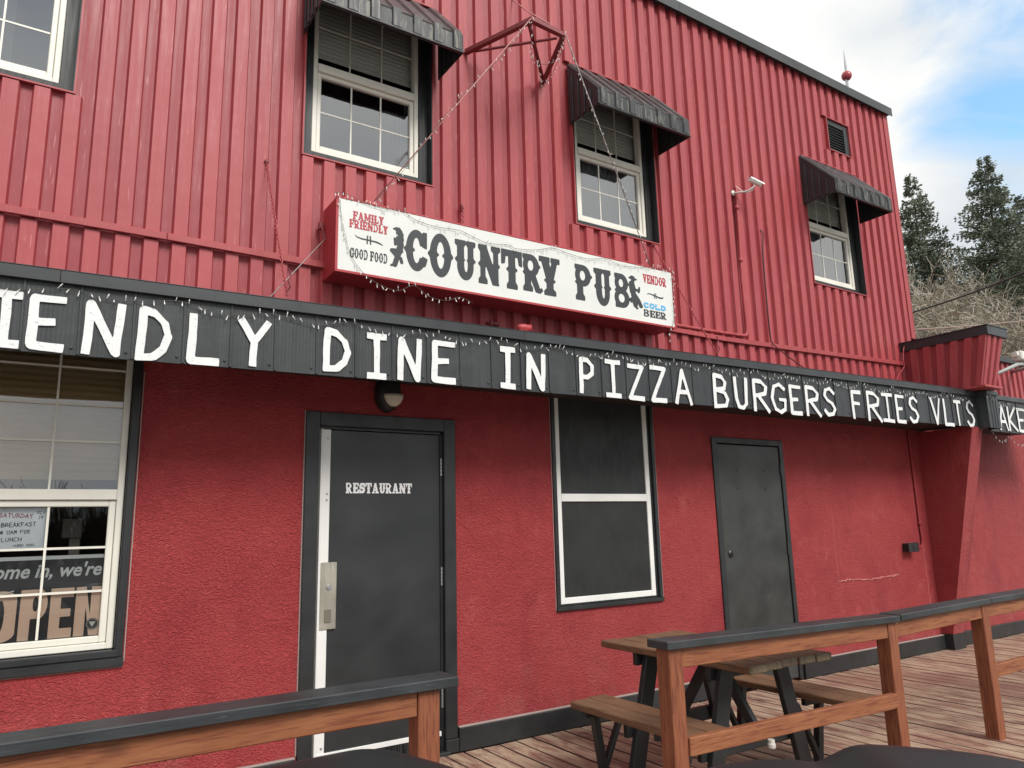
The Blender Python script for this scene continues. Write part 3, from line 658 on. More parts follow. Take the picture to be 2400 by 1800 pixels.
# upper windows
def grille(mb, xa, xb, za, zb, y, nc, nr, t_=.012):
    for i in range(1, nc): xx = xa+(xb-xa)*i/nc; mb.box(xx-t_/2, xx+t_/2, y, y+.008, za, zb)
    for j in range(1, nr): zz = za+(zb-za)*j/nr; mb.box(xa, xb, y+.001, y+.007, zz-t_/2, zz+t_/2)
def sash(mb, x0, x1, z0, z1, y, w_, d=.04, ch=.004, sl=0):
    mb.box(x0, x0+w_, y, y+d, z0, z1, ch); mb.box(x1-w_, x1, y, y+d, z0, z1, ch); mb.box(x0+w_, x1-w_, y+.001, y+d-.001, z0, z0+w_, ch); mb.box(x0+w_, x1-w_, y+.001, y+d-.001, z1-w_, z1, ch)
def upper_window(op, seed):
    a_, b_, c_, d_ = op; x0, x1 = a_+.078, b_-.078; z0, z1 = c_+.075, d_-.06; zm = 4.765; y = .082
    sr = MB()
    for p, q in ((a_+.002, x0-.003), (x1+.003, b_-.002)):
        sr.box(p, q, .072, .13, c_, d_); sr.box(p+(q-p)*.42, p+(q-p)*.55, .068, .0715, c_+.002, d_)
    sr.box(x0-.004, x1+.004, .074, .13, c_+.002, z0-.003); sr.box(x0-.004, x1+.004, .074, .13, z1+.003, d_-.002)
    sr.box(a_+.001, a_+.006, -.003, .071, c_+.001, d_-.001); sr.box(b_-.006, b_-.001, -.003, .071, c_+.001, d_-.001)
    sr.build('window_surround', BLACK_V, pub)
    f = MB(); sash(f, x0, x1, z0, z1, y, .034, .07); f.box(x0+.034, x1-.034, y-.006, y+.05, zm-.03, zm+.03, .004)
    sash(f, x0+.036, x1-.036, z0+.035, zm-.034, y+.012, .030, .03)
    wn = f.build('window', VINYL, pub)
    gm = MB(); grille(gm, x0+.036, x1-.036, zm+.031, z1-.036, y+.042, 3, 2, .009); gm.build('muntin', VINYL, wn)
    gm = MB(); grille(gm, x0+.068, x1-.068, z0+.067, zm-.066, y+.030, 3, 2, .011); gm.build('muntin', VINYL, wn)
    p = MB(); p.add([(x0+.03, y+.053, zm), (x1-.03, y+.053, zm), (x1-.03, y+.053, z1-.02), (x0+.03, y+.053, z1-.02)], [(0, 1, 2, 3)]); p.build('pane', GLASSC, wn, recalc=False)
    p = MB(); p.add([(x0+.05, y+.034, z0+.05), (x1-.05, y+.034, z0+.05), (x1-.05, y+.034, zm-.05), (x0+.05, y+.034, zm-.05)], [(0, 1, 2, 3)]); p.build('pane', GLASS, wn, recalc=False)
    # curtain (folded sheet) behind lower sash, shade behind the upper one
    rs = random.Random(seed); cu = MB(); n = 60; ca, cb = (x0+.56, x1) if seed == 1 else (x0, x1)
    if seed == 0: ca, cb = x0-.2, x1-.25
    vs = []
    for i in range(n+1):
        xx = ca+(cb-ca)*i/n; yy = y+.11+.012*math.sin(i*1.3+rs.random()*.5)+.006*math.sin(i*.4)
        vs += [(xx, yy, z0-.02), (xx, yy, zm-.12 if seed == 1 else zm+.05)]
    cu.add(vs, [(2*i, 2*i+2, 2*i+3, 2*i+1) for i in range(n)]); cu.build('curtain', CURT, wn, True, False)
    bl = MB(); nz = 34; vs = []
    for i in range(nz+1):
        zz = zm+.14+(z1-zm-.14)*i/nz; yy = y+.10+(.008 if i % 2 else 0); vs += [(x0, yy, zz), (x1, yy, zz)]
    bl.add(vs, [(2*i, 2*i+1, 2*i+3, 2*i+2) for i in range(nz)]); bl.build('blind', BLINDW, wn, False, False)
for i, op in enumerate(OPEN_): upper_window(op, i)
# left ground floor window
x0, x1 = -.575, .425; sr = MB()
for bx in ((x1+.004, .473, -.018, .06, .83, 2.6), (-.625, x0-.004, -.018, .06, .83, 2.6)): sr.box(*bx, .004)
sr.box(x1+.010, x1+.026, -.026, -.019, .86, 2.6); sr.box(-.63, .478, -.022, .06, .780, .829, .004); sr.box(-.60, .455, -.03, .05, .830, .868, .006)
sr.build('window_surround', BLACK, pub)
f = MB(); y = .022; sash(f, x0, x1, .872, 2.60, y, .034, .06); f.box(x0+.034, x1-.034, y-.004, y+.05, 1.664, 1.722, .004); sash(f, x0+.036, x1-.036, .908, 1.662, y+.012, .034, .03)
lw = f.build('window', VINYL, pub)
xa, xb = x0+.072, x1-.064
gm = MB(); grille(gm, x0+.036, x1-.058, 1.723, 2.5, y+.02, 3, 1, .011)
for zz in (1.985, 2.19, 2.40): gm.box(x0+.036, x1-.036, y+.021, y+.027, zz-.005, zz+.005)
gm.build('muntin', VINYL, lw); gm = MB(); grille(gm, xa, xb, .945, 1.64, y+.020, 3, 3, .012); gm.build('muntin', VINYL, lw)
for za, zb, yy, gm_ in ((1.70, 2.58, y+.034, GLASSM), (.92, 1.66, y+.032, GLASSC)):
    p = MB(); p.add([(x0+.02, yy, za), (x1-.02, yy, za), (x1-.02, yy, zb), (x0+.02, yy, zb)], [(0, 1, 2, 3)]); p.build('pane', gm_, lw, recalc=False)
bl = MB(); nz = 44; vs = []
for i in range(nz+1):
    zz = 1.80+.80*i/nz; yy = .10+(.012 if i % 2 else 0); vs += [(x0, yy, zz), (x1, yy, zz)]
bl.add(vs, [(2*i, 2*i+1, 2*i+3, 2*i+2) for i in range(nz)]); bl.box(x0, x1, .10, .12, 1.778, 1.80); bl.build('blind', BLINDC, lw, False, False)
# boarded window
a_, b_, c_, d_ = BW; sr = MB(); t_ = .036
sr.box(a_-t_+.002, a_, -.014, .02, c_-.002, 2.66, .003); sr.box(b_, b_+t_-.002, -.014, .02, c_-.002, 2.66, .003); sr.box(a_-t_-.004, b_+t_+.004, -.022, .02, c_-.034, c_-.003, .004)
sr.build('window_surround', BLACK, pub)
f = MB(); x0, x1 = a_+.006, b_-.026; sash(f, x0, x1, .874, 2.6, .006, .046, .02, .003); f.box(x0+.046, x1-.046, .004, .025, 1.645, 1.706, .003); bw = f.build('boarded_window', WHITE, pub)
p = MB(); p.box(x0+.04, x1-.04, .018, .028, .90, 1.66); p.box(x0+.04, x1-.04, .0181, .028, 1.69, 2.6); p.build('plywood_panel', BOARD, bw)
p = MB(); p.box(a_, x0, .01, .03, c_, 2.64); p.box(x1, b_, .008, .03, c_, 2.64); p.box(x0, x1, .012, .03, c_, .873); p.build('inner_stop', BLACK, bw)
# restaurant door
f = MB(); fw = .092
f.box(RD[0]-fw, RD[0]-.002, -.022, .08, .0, 2.229, .004); f.box(RD[1]+.002, RD[1]+fw, -.022, .08, .09, 2.229, .004); f.box(RD[0]-.002, RD[1]+.002, -.021, .08, 2.139, 2.228, .004)
f.box(RD[1]+.0, RD[1]+fw+.004, -.03, .08, .002, .088, .004)
f.box(RD[1]-.012, RD[1]+.002, .012, .06, .02, 2.137); f.box(RD[0]-.002, RD[1], .012, .06, 2.122, 2.138); f.box(RD[0]-.02, RD[1]+.02, -.05, .10, -.04, .022, .004)
f.box(RD[0]-.03, RD[1]+.03, .084, .10, -.02, 2.15); f.box(RD[1]-.016, RD[1]+.004, .0125, .08, .02, 2.12)
f.build('door_frame', BLACK, pub)
d = MB(); d.box(1.532, 2.408, .022, .066, .045, 2.118, .003); door = d.build('door', DOORPAINT, pub)
p = MB(); p.box(1.536, 1.607, .012, .0215, .11, 2.119, .002); p.box(1.537, 1.548, -.004, .0115, .10, 2.121, .002); p.build('edge_guard', ALU, door)
p = MB(); p.box(1.527, 1.5315, .006, .05, .05, 2.118); p.build('weather_strip', STEEL, door)
p = MB(); p.box(1.545, 2.405, .008, .0215, .112, .142, .002)
p.build('door_sweep', ALU, door)
p = MB()
for i in range(90): xx = 1.55+.85*i/90; p.beam((xx, .012, .111), (xx+random.uniform(-.006, .006), .012+random.uniform(-.012, 0), .03+random.uniform(0, .012)), .007, .004)
b_ = p.build('sweep_brush', RUBBER, door); b_['kind'] = 'stuff'
p = MB(); p.box(1.558, 1.662, .004, .0112, .862, 1.270, .002); hp = p.build('handle_plate', STEEL, door)
# recessed pull: sunk dark pocket rim + lock cylinder + screws are part of the plate
p = MB(); p.box(1.586, 1.630, .0010, .0036, .900, .982, .001); p.box(1.590, 1.626, -.0008, .0006, .906, .915); p.build('pull', mat('steel_shadow', (.30, .28, .23), .3, .7), door)
p = MB(); p.lathe([(.0, -.006), (.014, -.006), (.018, -.002), (.019, .001)][::-1], (1.612, .003, 1.115), 1, 20); p.lathe([(.007, -.0085), (.007, -.005)], (1.612, .003, 1.115), 1, 14); p.build('lock_cylinder', GALV, door)
p = MB()
for xx in (1.570, 1.650):
    for zz in (.874, 1.07, 1.258): p.lathe([(.004, 0), (.003, -.002)], (xx, .0036, zz), 1, 8)
for zz in (2.06, 1.70, 1.66, .36, .17): p.lathe([(.008, 0), (.006, -.003)], (1.588, .0118, zz), 1, 10)
p.build('screw', GALV, door)
for zz in (1.89, 1.14, .35):
    p = MB()
    for q in range(5): p.lathe([(.0075, -.062+q*.025), (.0075, -.04+q*.025)], (2.414, .012, zz), 2, 10)
    p.build('hinge', GALV, door)
p = MB(); cursor = 0; western_word(p, 'RESTAURANT', 1.717, 2.191, 1.706, 1.772, .0212, gap=.03, bold=.018); p.build('lettering', PURE, door)
# grey door
f = MB(); f.box(GD[0]-.062, GD[0]-.002, -.016, .08, .0, 2.232, .004); f.box(GD[1]+.002, GD[1]+.056, -.016, .08, .0, 2.232, .004); f.box(GD[0]-.002, GD[1]+.002, -.015, .08, 2.176, 2.231, .004); f.box(GD[0]-.03, GD[1]+.03, .084, .10, -.02, 2.19)
f.build('door_frame', BLACK, pub)
d = MB(); d.box(GD[0]+.006, GD[1]-.006, -.004, .05, .02, 2.166, .003); door2 = d.build('door', DOORBROWN, pub)
p = MB(); p.lathe([(.034, 0), (.034, -.006), (.026, -.012), (.014, -.012), (.012, -.02), (.0, -.021)], (5.335, -.0045, 1.172), 1, 18); p.build('door_knob', mat('dark_knob', (.05, .05, .05), .35, .6), door2)
p = MB()
for zz in (1.95, 1.19, .3): p.box(6.126, 6.142, -.018, -.0045, zz-.055, zz+.055, .003)
p.build('hinge', BLACK, door2)
p = MB()
for xx in (5.50, 5.89):
    for zz in (1.93, 1.76): p.lathe([(.010, 0), (.008, -.004)], (xx, -.0045, zz), 1, 8)
p.build('bolt_head', BLACK, door2)
# baseboards
for a_, b_ in ((-3, 1.42), (2.52, 5.18), (6.20, 8.694), (8.942, 11.0)):
    mb = MB(); mb.box(a_, b_, -.034, .0, .0, .150, .005); mb.build('baseboard', BLACK, pub)
mb = MB()
for a_, b_ in ((2.52, 5.18), (6.20, 8.694), (-3, 1.42)): mb.box(a_, b_, -.030, -.001, .1505, .159, .002)

mb.box(RD[0]-.100, RD[0]-.0925, -.004, -.0005, .16, 2.232); mb.box(RD[1]+.0925, RD[1]+.097, -.004, -.0005, .16, 2.232); mb.box(.4785, .484, -.004, -.0005, .80, 2.4); mb.box(-.62, .478, -.004, -.0005, .774, .7795); mb.box(BW[1]+.0405, BW[1]+.0445, -.004, -.0005, .83, 2.5); mb.box(BW[0]-.0445, BW[0]-.0405, -.004, -.0005, .83, 2.5)
mb.build('caulk_line', mat('pale_caulk', (.34, .27, .25), .8), pub)
# single storey wing to the right
mb = MB(); wall(mb, 8.97, 14.0, 2.70, 3.56, [], PY, .05); mb.box(9.0, 14, .06, 5, 2.98, 3.4); mb.build('wing_wall', RED_PAN, pub, recalc=False)
x = 9.10
while x < 13.8: rib(x, x+.0765, 2.72, 3.54, pub); x += .155
mb = MB(); mb.box(8.965, 11.4, -.04, .2, 3.53, 3.61, .004); mb.build('roof_cap', ROOFCAP, pub); mb = MB(); mb.box(11.405, 14, -.045, .2, 3.535, 3.615, .004); mb.build('roof_cap', ROOFCAP, pub)
# stucco patch scar: raised crack ridges round an old opening right of the grey door
mb = MB(); rs = random.Random(4); pts = []
for i in range(41):
    t_ = i/40; pts.append((6.90+1.09*t_, -.001-.002*rs.random(), .832+.016*math.sin(t_*9)*rs.random()+.01*rs.random()))
mb.tube(pts, [.004+.005*abs(math.sin(i*.31)) for i in range(41)], 5)
mb.tube([(6.90+.004*math.sin(i*2.1), 0, .83+.70*i/16) for i in range(17)], .0022, 5); mb.tube([(7.985+.004*math.sin(i*1.7), 0, .84+.25*i/8) for i in range(9)], .0022, 5)
mb.tube([(8.545+.008*math.sin(i*1.9), 0, .16+1.0*i/18) for i in range(19)], .0035, 5)
mb.build('patch_seam', mat('exposed_pink_plaster', (.46, .15, .14), .8), pub)
# flared buttress at the corner with stucco below and ribbed parapet above
def flare(z): return -(.185+.2215*z)
def fl2(z): return -(.085+.2235*z)
bx0, bx1 = 8.70, 8.93
mb = MB()
mb.add([(bx0, 0, .17), (bx0, fl2(.17), .17), (bx0, fl2(2.43), 2.43), (bx0, 0, 2.43), (bx1, 0, .17), (bx1, fl2(.17), .17), (bx1, fl2(2.43), 2.43), (bx1, 0, 2.43)], [(0, 1, 2, 3), (1, 5, 6, 2), (5, 4, 7, 6), (0, 4, 5, 1)])
but = mb.build('buttress', STUCCO, pub)
mb = MB(); mb.add([(8.695, -.0, 0), (8.695, -.125, 0), (8.94, -.125, 0), (8.94, -.0, 0), (8.702, -.0, .168), (8.702, fl2(.17)+.003, .168), (8.927, fl2(.17)+.003, .168), (8.927, -.0, .168)], [(0, 1, 5, 4), (1, 2, 6, 5), (2, 3, 7, 6), (4, 5, 6, 7)]); mb.build('buttress_foot', BLACK, but)
px0, px1 = 8.645, 9.03
mb = MB(); z0, z1 = 2.86, 3.42
mb.add([(px0, PY, z0), (px0, flare(z0)+.012, z0), (px0, flare(z1)+.012, z1), (px0, PY, z1), (px1, PY, z0), (px1-.05, flare(z0)+.012, z0), (px1, flare(z1)+.012, z1), (px1, PY, z1)], [(0, 1, 2, 3), (1, 5, 6, 2), (5, 4, 7, 6), (0, 4, 5, 1)])
par = mb.build('parapet', RED_PAN, pub, recalc=True)
for i in range(6):                      # ribs on the left face
    t0 = .10+i*.165
    m_ = MB(); q = []
    for z in (z0, z1):
        ya = flare(z)*t0*(1.0); yb = ya-.07
        q += [(px0-.001, ya+.012, z), (px0-.026, ya, z), (px0-.026, max(yb, flare(z)), z), (px0-.001, max(yb-.012, flare(z)), z)]
    m_.add(q, [(0, 1, 5, 4), (1, 2, 6, 5), (2, 3, 7, 6)]); m_.build('parapet_rib', RED_RIB, par, recalc=False)
for i in range(3):                      # ribs on the front face
    u0 = .02+i*.13; m_ = MB(); q = []
    for z, k in ((z0, .87), (z1, 1.0)):
        xa = px0+u0*k; xb = xa+.065*k; yf = flare(z)
        q += [(xa-.008, yf+.010, z), (xa, yf-.006, z), (xb, yf-.006, z), (xb+.008, yf+.010, z)]
    m_.add(q, [(0, 1, 5, 4), (1, 2, 6, 5), (2, 3, 7, 6)]); m_.build('parapet_rib', RED_RIB, par, recalc=False)
mb = MB(); mb.box(8.615, 9.075, -.965, .02, 3.405, 3.505, .003); mb.box(8.608, 9.082, -.972, .02, 3.5055, 3.516); mb.build('parapet_cap', FLASH, par)
mb = MB(); mb.box(8.62, 9.02, -.86, .02, 2.838, 2.862, .003); mb.build('parapet_base', RED_TRIM, par)

# ================================================================== CANOPY
can = thing('entrance_canopy', 'long black metal canopy fascia hand painted with white menu words over the doors', 'canopy', (0, -.62, 2.5))
SL = .0120
def fz(x): return 2.332+SL*(x-.5)        # fascia bottom
def ftop(x): return 2.735+SL*(x+.2)
pm = MB(); wd = .2345
pm.box(0, wd-.002, -.004, .012, 0, .372); pm.box(-.007, .007, -.011, -.0042, .002, .370, .002); pm.lathe([(.008, 0), (.007, -.005), (.003, -.007)], (wd-.028, -.0042, .034), 1, 8)
pmm = pm.mesh('fascia_panel', FASCIA)
x = -.114-wd*6; 
while x < 8.70:
    link('fascia_panel', pmm, can, (x, -.618, fz(x)), (0, -SL, random.uniform(-.004, .004))); x += wd
mb = MB(); mb.box(x, 8.857, -.622, -.606, fz(8.8), fz(8.8)+.372); mb.build('fascia_panel', FASCIA, can)
# projecting box round the buttress
mb = MB(); mb.box(8.857, 8.869, -.745, -.606, 2.412, 2.785); mb.box(8.869, 9.10, -.745, -.733, 2.412, 2.785); mb.box(9.101, 9.113, -.745, -.606, 2.412, 2.785)
for q in range(3): mb.box(8.93+q*.06, 8.936+q*.06, -.749, -.7452, 2.414, 2.783)
mb.build('corner_box', FASCIA, can)
x = 9.115
while x < 11.0: link('fascia_panel', pmm, can, (x, -.628, 2.400), (0, 0, random.uniform(-.004, .004))); x += wd
for a_, b_ in ((-2.0, .0205), (.021, 2.7205), (2.721, 5.1205), (5.121, 8.85)):
    mb = MB(); mb.beam((a_, -.632, ftop(a_)-.031), (b_, -.632, ftop(b_)-.031), .022, .060, (0, 0, 1), .002); mb.beam((a_, -.646, ftop(a_)-.0595), (b_, -.646, ftop(b_)-.0595), .010, .012, (0, 0, 1), .002)
    mb.beam((a_, -.33, ftop(a_)+.0015), (b_, -.33, ftop(b_)+.0015), .63, .003); mb.build('cap_flashing', FLASH, can)
mb = MB(); mb.box(8.852, 9.118, -.758, -.60, 2.786, 2.836, .003); mb.build('cap_flashing', FLASH, can)
mb = MB(); mb.box(9.12, 11.1, -.652, -.63, 2.776, 2.832, .003); mb.box(9.12, 11.1, -.63, -.01, 2.833, 2.837); mb.build('cap_flashing', FLASH, can)
mb = MB(); mb.box(-2, 8.85, -.6, -.012, 2.46, 2.48); mb.box(9.12, 11.0, -.6, -.012, 2.50, 2.52); mb.build('soffit', DECKDARK, can)
FTXT = [('I', -.37, -.19, 2.332, 2.607), ('R', -.60, -.43, 2.332, 2.607), ('E', -0.091, 0.062, 2.335, 2.607), ('N', 0.133, 0.311, 2.333, 2.611), ('D', 0.369, 0.531, 2.329, 2.611), ('L', 0.605, 0.769, 2.334, 2.611), ('Y', 0.857, 1.028, 2.349, 2.616), ('D', 1.328, 1.493, 2.362, 2.625), ('I', 1.59, 1.72, 2.344, 2.625), ('N', 1.788, 1.953, 2.349, 2.626), ('E', 2.022, 2.191, 2.357, 2.631), ('I', 2.522, 2.647, 2.361, 2.648), ('N', 2.73, 2.894, 2.367, 2.628), ('P', 3.185, 3.33, 2.376, 2.647), ('I', 3.424, 3.577, 2.368, 2.653), ('Z', 3.641, 3.807, 2.364, 2.641), ('Z', 3.867, 4.038, 2.366, 2.649), ('A', 4.123, 4.312, 2.363, 2.654), ('B', 4.558, 4.741, 2.363, 2.653), ('U', 4.81, 4.981, 2.372, 2.649), ('R', 5.041, 5.253, 2.364, 2.653), ('G', 5.274, 5.482, 2.363, 2.645), ('E', 5.53, 5.695, 2.37, 2.64), ('R', 5.753, 5.971, 2.368, 2.653), ('S', 6.011, 6.205, 2.383, 2.665), ('F', 6.457, 6.62, 2.382, 2.665), ('R', 6.707, 6.945, 2.376, 2.679), ('I', 6.962, 7.161, 2.385, 2.68), ('E', 7.207, 7.372, 2.389, 2.679), ('S', 7.438, 7.627, 2.397, 2.688), ('V', 7.871, 8.072, 2.407, 2.701), ('L', 8.124, 8.32, 2.405, 2.706), ('T', 8.35, 8.505, 2.421, 2.705), ('S', 8.603, 8.784, 2.419, 2.729)]
FTXT2 = [('A', 9.319, 9.529, 2.415, 2.725), ('K', 9.545, 9.762, 2.415, 2.715), ('E', 9.79, 10.002, 2.415, 2.71)]
FTXT[0] = ('I', -.245, -.115, 2.332, 2.607); FTXT[1] = ('R', -.50, -.31, 2.332, 2.607)
for tx, yy in ((FTXT, -.6302), (FTXT2, -.6402)):
    for ch, xa, xb, za, zb in tx:
        mb = MB(); brush_letter(mb, ch, xa, xb, za, zb, yy, .0186 if xa < 3 else .0166, .0030, .0018, 56, True); mb.build('painted_letter', LETTER, can)

# ================================================================== WINDOW AWNINGS
def awning(x0, x1, label):
    D_ = .40; zt, zf, zb = 5.52, 5.068, 4.918; wd = x1-x0
    r = thing('window_awning', label, 'awning', (x0, 0, zb), 'black metal awnings over the upper windows')
    m_ = MB(); m_.add([(x0, 0, zt), (x1, 0, zt), (x1, -D_, zf), (x0, -D_, zf), (x0, -.0, zt-.012), (x1, 0, zt-.012), (x1, -D_+.006, zf-.012), (x0, -D_+.006, zf-.012)], [(0, 1, 2, 3), (7, 6, 5, 4), (3, 2, 6, 7), (0, 3, 7, 4), (1, 5, 6, 2)]); m_.build('top_panel', AWNTOP, r)
    m_ = MB(); m_.box(x0+.005, x1-.005, -D_, -D_+.010, zb+.012, zf-.013); m_.build('valance', AWN, r)
    m_ = MB(); m_.box(x0-.004, x1+.004, -D_-.012, -D_+.016, zb-.004, zb+.0115, .002); m_.build('hem_trim', AWNSIDE, r)
    for sx, xx in ((-1, x0), (1, x1)):
        m_ = MB(); pl_ = [(0, zt), (-D_, zf), (-D_, zb), (0, zb+.004)]
        m_.prism(pl_, lambda a_, b_, d_: (d_, a_, b_), xx-(.004 if sx < 0 else .003), xx+(.003 if sx < 0 else .004))
        sp_ = m_.build('side_panel', AWNSIDE, r)
        m_ = MB()
        for yy in (-.03, -.11, -.19, -.27):
            ztop = zt+(zf-zt)*(-yy/D_)-.11
            if ztop > zb+.05: m_.box(xx-.013 if sx < 0 else xx+.0042, xx-.0042 if sx < 0 else xx+.013, yy-.038, yy, zb+.012, ztop, .004); m_.box(xx+.0032 if sx < 0 else xx-.012, xx+.012 if sx < 0 else xx-.0032, yy-.038, yy, zb+.012, ztop, .004)
        m_.build('side_rib', AWNSIDE, sp_)
    n = 7
    for i in range(n):
        xa = x0+.012+(wd-.10)*i/(n-1); xb = xa+.078; m_ = MB(); o_ = .015; s_ = .016
        # raised trapezoid running down the slope then down the valance
        nrm = Vector((0, -(zt-zf), D_)).normalized()
        def sec(p, off, tight=0): return [Vector((xa-tight, *p)), Vector((xa+s_*.5, *p))+off*o_, Vector((xb-s_*.5, *p))+off*o_, Vector((xb+tight, *p))]
        A_ = sec((-.002, zt+.001), nrm); B_ = sec((-D_-.0008, zf+.0008), (nrm+Vector((0, -1, 0))).normalized()*1.1); C_ = sec((-D_-.0008, zb+.012), Vector((0, -1, 0)))
        m_.add(A_+B_+C_, [(0, 1, 5, 4), (1, 2, 6, 5), (2, 3, 7, 6), (4, 5, 9, 8), (5, 6, 10, 9), (6, 7, 11, 10)], 0)
        m_.mi = [0, 0, 0, 1, 1, 1]; m_.build('awning_rib', [AWNTOP, AWN], r, recalc=False)
    return r
awning(1.337, 2.403, 'black ribbed metal awning above the window over the sign left end')
awning(3.700, 4.770, 'black ribbed metal awning above the window right of the red steel bracket')
awning(6.985, 8.055, 'black ribbed metal awning under the louvre vent near the roof corner')

# louvre vent
v = thing('louvre_vent', 'small black square louvre vent high near the roof corner', 'vent', (7.83, .05, 5.78))
a_, b_, c_, d_ = VENT
mb = MB(); mb.box(a_+.004, b_-.004, .085, .098, c_+.004, d_-.004); mb.build('backing', DARKVOID, v)
mb = MB(); 
mb.box(a_+.003, a_+.02, .0, .09, c_+.003, d_-.003, .003); mb.box(b_-.085, b_-.003, .012, .09, c_+.003, d_-.003, .003); mb.box(a_+.02, b_-.085, .004, .09, c_+.003, c_+.022, .003); mb.box(a_+.02, b_-.085, .016, .09, d_-.07, d_-.003, .003); mb.build('vent_frame', BLACK, v)
for i in range(9):
    z = c_+.045+i*.035; mb = MB(); mb.beam((a_+.021, .042, z), (b_-.087, .042, z), .040, .006, (0, -.7, 1)); mb.build('louvre_slat', GALVD, v)

# ================================================================== PUB SIGN
sg = thing('pub_sign', 'long white COUNTRY PUB sign in a red cabinet above the canopy', 'sign', (3.04, -.13, 3.12))
mb = MB(); mb.box(1.515, 4.572, -.255, .0, 3.115, 3.632, .004); mb.build('cabinet', SIGNRED, sg)
mb = MB(); t_ = .017
mb.box(1.512, 4.575, -.262, -.2555, 3.112, 3.130, .002); mb.box(1.512, 4.575, -.262, -.2555, 3.622, 3.636, .002); mb.box(1.512, 1.529, -.2618, -.2555, 3.1305, 3.6215); mb.box(4.556, 4.575, -.2618, -.2555, 3.1305, 3.6215); mb.build('face_rim', SIGNRED, sg)
mb = MB(); mb.box(1.5295, 4.5555, -.259, -.2552, 3.1305, 3.6215); mb.build('sign_face', SIGNFACE, sg)
ys = -.2592
for ch, xa, xb, za, zb in (('C', 1.997, 2.177, 3.222, 3.503), ('O', 2.178, 2.381, 3.210, 3.512), ('U', 2.394, 2.566, 3.219, 3.503), ('N', 2.587, 2.779, 3.216, 3.503), ('T', 2.786, 2.974, 3.214, 3.505), ('R', 2.978, 3.162, 3.222, 3.505), ('Y', 3.130, 3.330, 3.216, 3.512), ('P', 3.478, 3.655, 3.226, 3.510), ('U', 3.672, 3.853, 3.214, 3.510), ('B', 3.884, 4.060, 3.225, 3.506)):
    mb = MB(); western_letter(mb, ch, xa, xb, za, zb, ys, bold=.026); mb.build('letter', INK, sg)
for wd_, m_, (xa, xb, za, zb) in (('FAMILY', INKRED, (1.628, 1.848, 3.497, 3.552)), ('FRIENDLY', INKRED, (1.604, 1.878, 3.434, 3.491)), ('GOOD FOOD', INK, (1.609, 1.877, 3.225, 3.292)), ('VENDOR', INKRED, (4.213, 4.486, 3.479, 3.556)), ('BEER', INK, (4.199, 4.463, 3.180, 3.240))):
    mb = MB(); western_word(mb, wd_, xa, xb, za, zb, ys, gap=.03); mb.build('lettering', m_, sg)
mb = MB()
for i, ch in enumerate('COLD'):
    xa = 4.204+i*.0665; brush_letter(mb, ch, xa, xa+.060, 3.254, 3.306, ys, .0078, .0003)
mb.build('lettering', INKBLUE, sg)
mb = MB()
for i in range(4):
    xa = 4.212+i*.0665; mb.lathe([(.005, 0), (.004, -.0012)], (xa+.006, ys-.0021, 3.304), 1, 10); mb.lathe([(.006, 0), (.005, -.0012)], (xa+.026, ys-.0022, 3.306), 1, 10)
mb.build('snow_print', PURE, sg)
def silhouette(ops, box, rect):
    x0, x1, z0, z1 = rect; a0, b0, a1, b1 = box
    sc_ = 1/(b1-b0)
    def tr(p): return ((p[0]-a0)*sc_, 1-(p[1]-b0)*sc_)
    o = []
    for k_, p in ops:
        if k_ == 'ell': c = tr(p[:2]); o.append(('+', 'ell', (*c, p[2]*sc_, p[3]*sc_)))
        elif k_ == 'line': o.append(('+', 'line', ([tr(q) for q in p[0]], p[1]*sc_)))
        else: o.append(('+', 'poly', [tr(q) for q in p]))
    lp = outlines(o, (0, 0, (a1-a0)*sc_, 1), 90, 0, 0, .012); kx = (x1-x0)/((a1-a0)*sc_)
    mb = MB(); glyph_mesh(mb, lp, lambda u_, v_, d_: (x0+u_*kx, ys-d_, z0+v_*(z1-z0)), .002, 0); return mb
girl = [('poly', [(815, 428), (850, 408), (890, 408), (915, 440), (937, 490), (915, 485), (900, 462), (860, 445)]), ('ell', (872, 462, 20, 26)), ('poly', [(885, 462), (915, 480), (935, 520), (938, 552), (905, 545), (872, 525)]),
        ('poly', [(855, 515), (905, 520), (930, 560), (938, 620), (925, 650), (930, 690), (862, 695), (860, 650), (876, 600), (850, 545)]), ('line', ([(858, 545), (872, 600), (842, 604)], 9)), ('line', ([(832, 545), (839, 612)], 8)),
        ('line', ([(892, 682), (802, 690)], 20)), ('line', ([(800, 694), (850, 745), (905, 768), (917, 812)], 14)), ('line', ([(893, 690), (862, 760), (836, 850)], 24)), ('line', ([(836, 855), (795, 864)], 8))]
silhouette(girl, (785, 408, 938, 872), (1.899, 1.994, 3.218, 3.499)).build('cowgirl_print', INK, sg)
boy = [('line', ([(1163, 662), (1190, 668), (1252, 672)], 8)), ('ell', (1200, 648, 26, 20)), ('ell', (1208, 692, 20, 26)), ('poly', [(1158, 730), (1190, 705), (1215, 712), (1228, 790), (1232, 890), (1165, 895), (1155, 800)]), ('line', ([(1215, 790), (1232, 848), (1285, 838)], 13)), ('line', ([(1294, 795), (1288, 830)], 6)), ('line', ([(1288, 830), (1281, 868)], 10)),
       ('line', ([(1196, 880), (1235, 940), (1272, 1005), (1304, 1092)], 21)), ('line', ([(1190, 890), (1204, 990), (1222, 1095)], 19)), ('line', ([(1222, 1110), (1250, 1133)], 9)), ('line', ([(1245, 1000), (1240, 1090)], 12)), ('line', ([(1195, 975), (1166, 1000), (1172, 1045)], 9))]
silhouette(boy, (1155, 625, 1325, 1142), (4.055, 4.190, 3.232, 3.516)).build('cowboy_print', INK, sg)
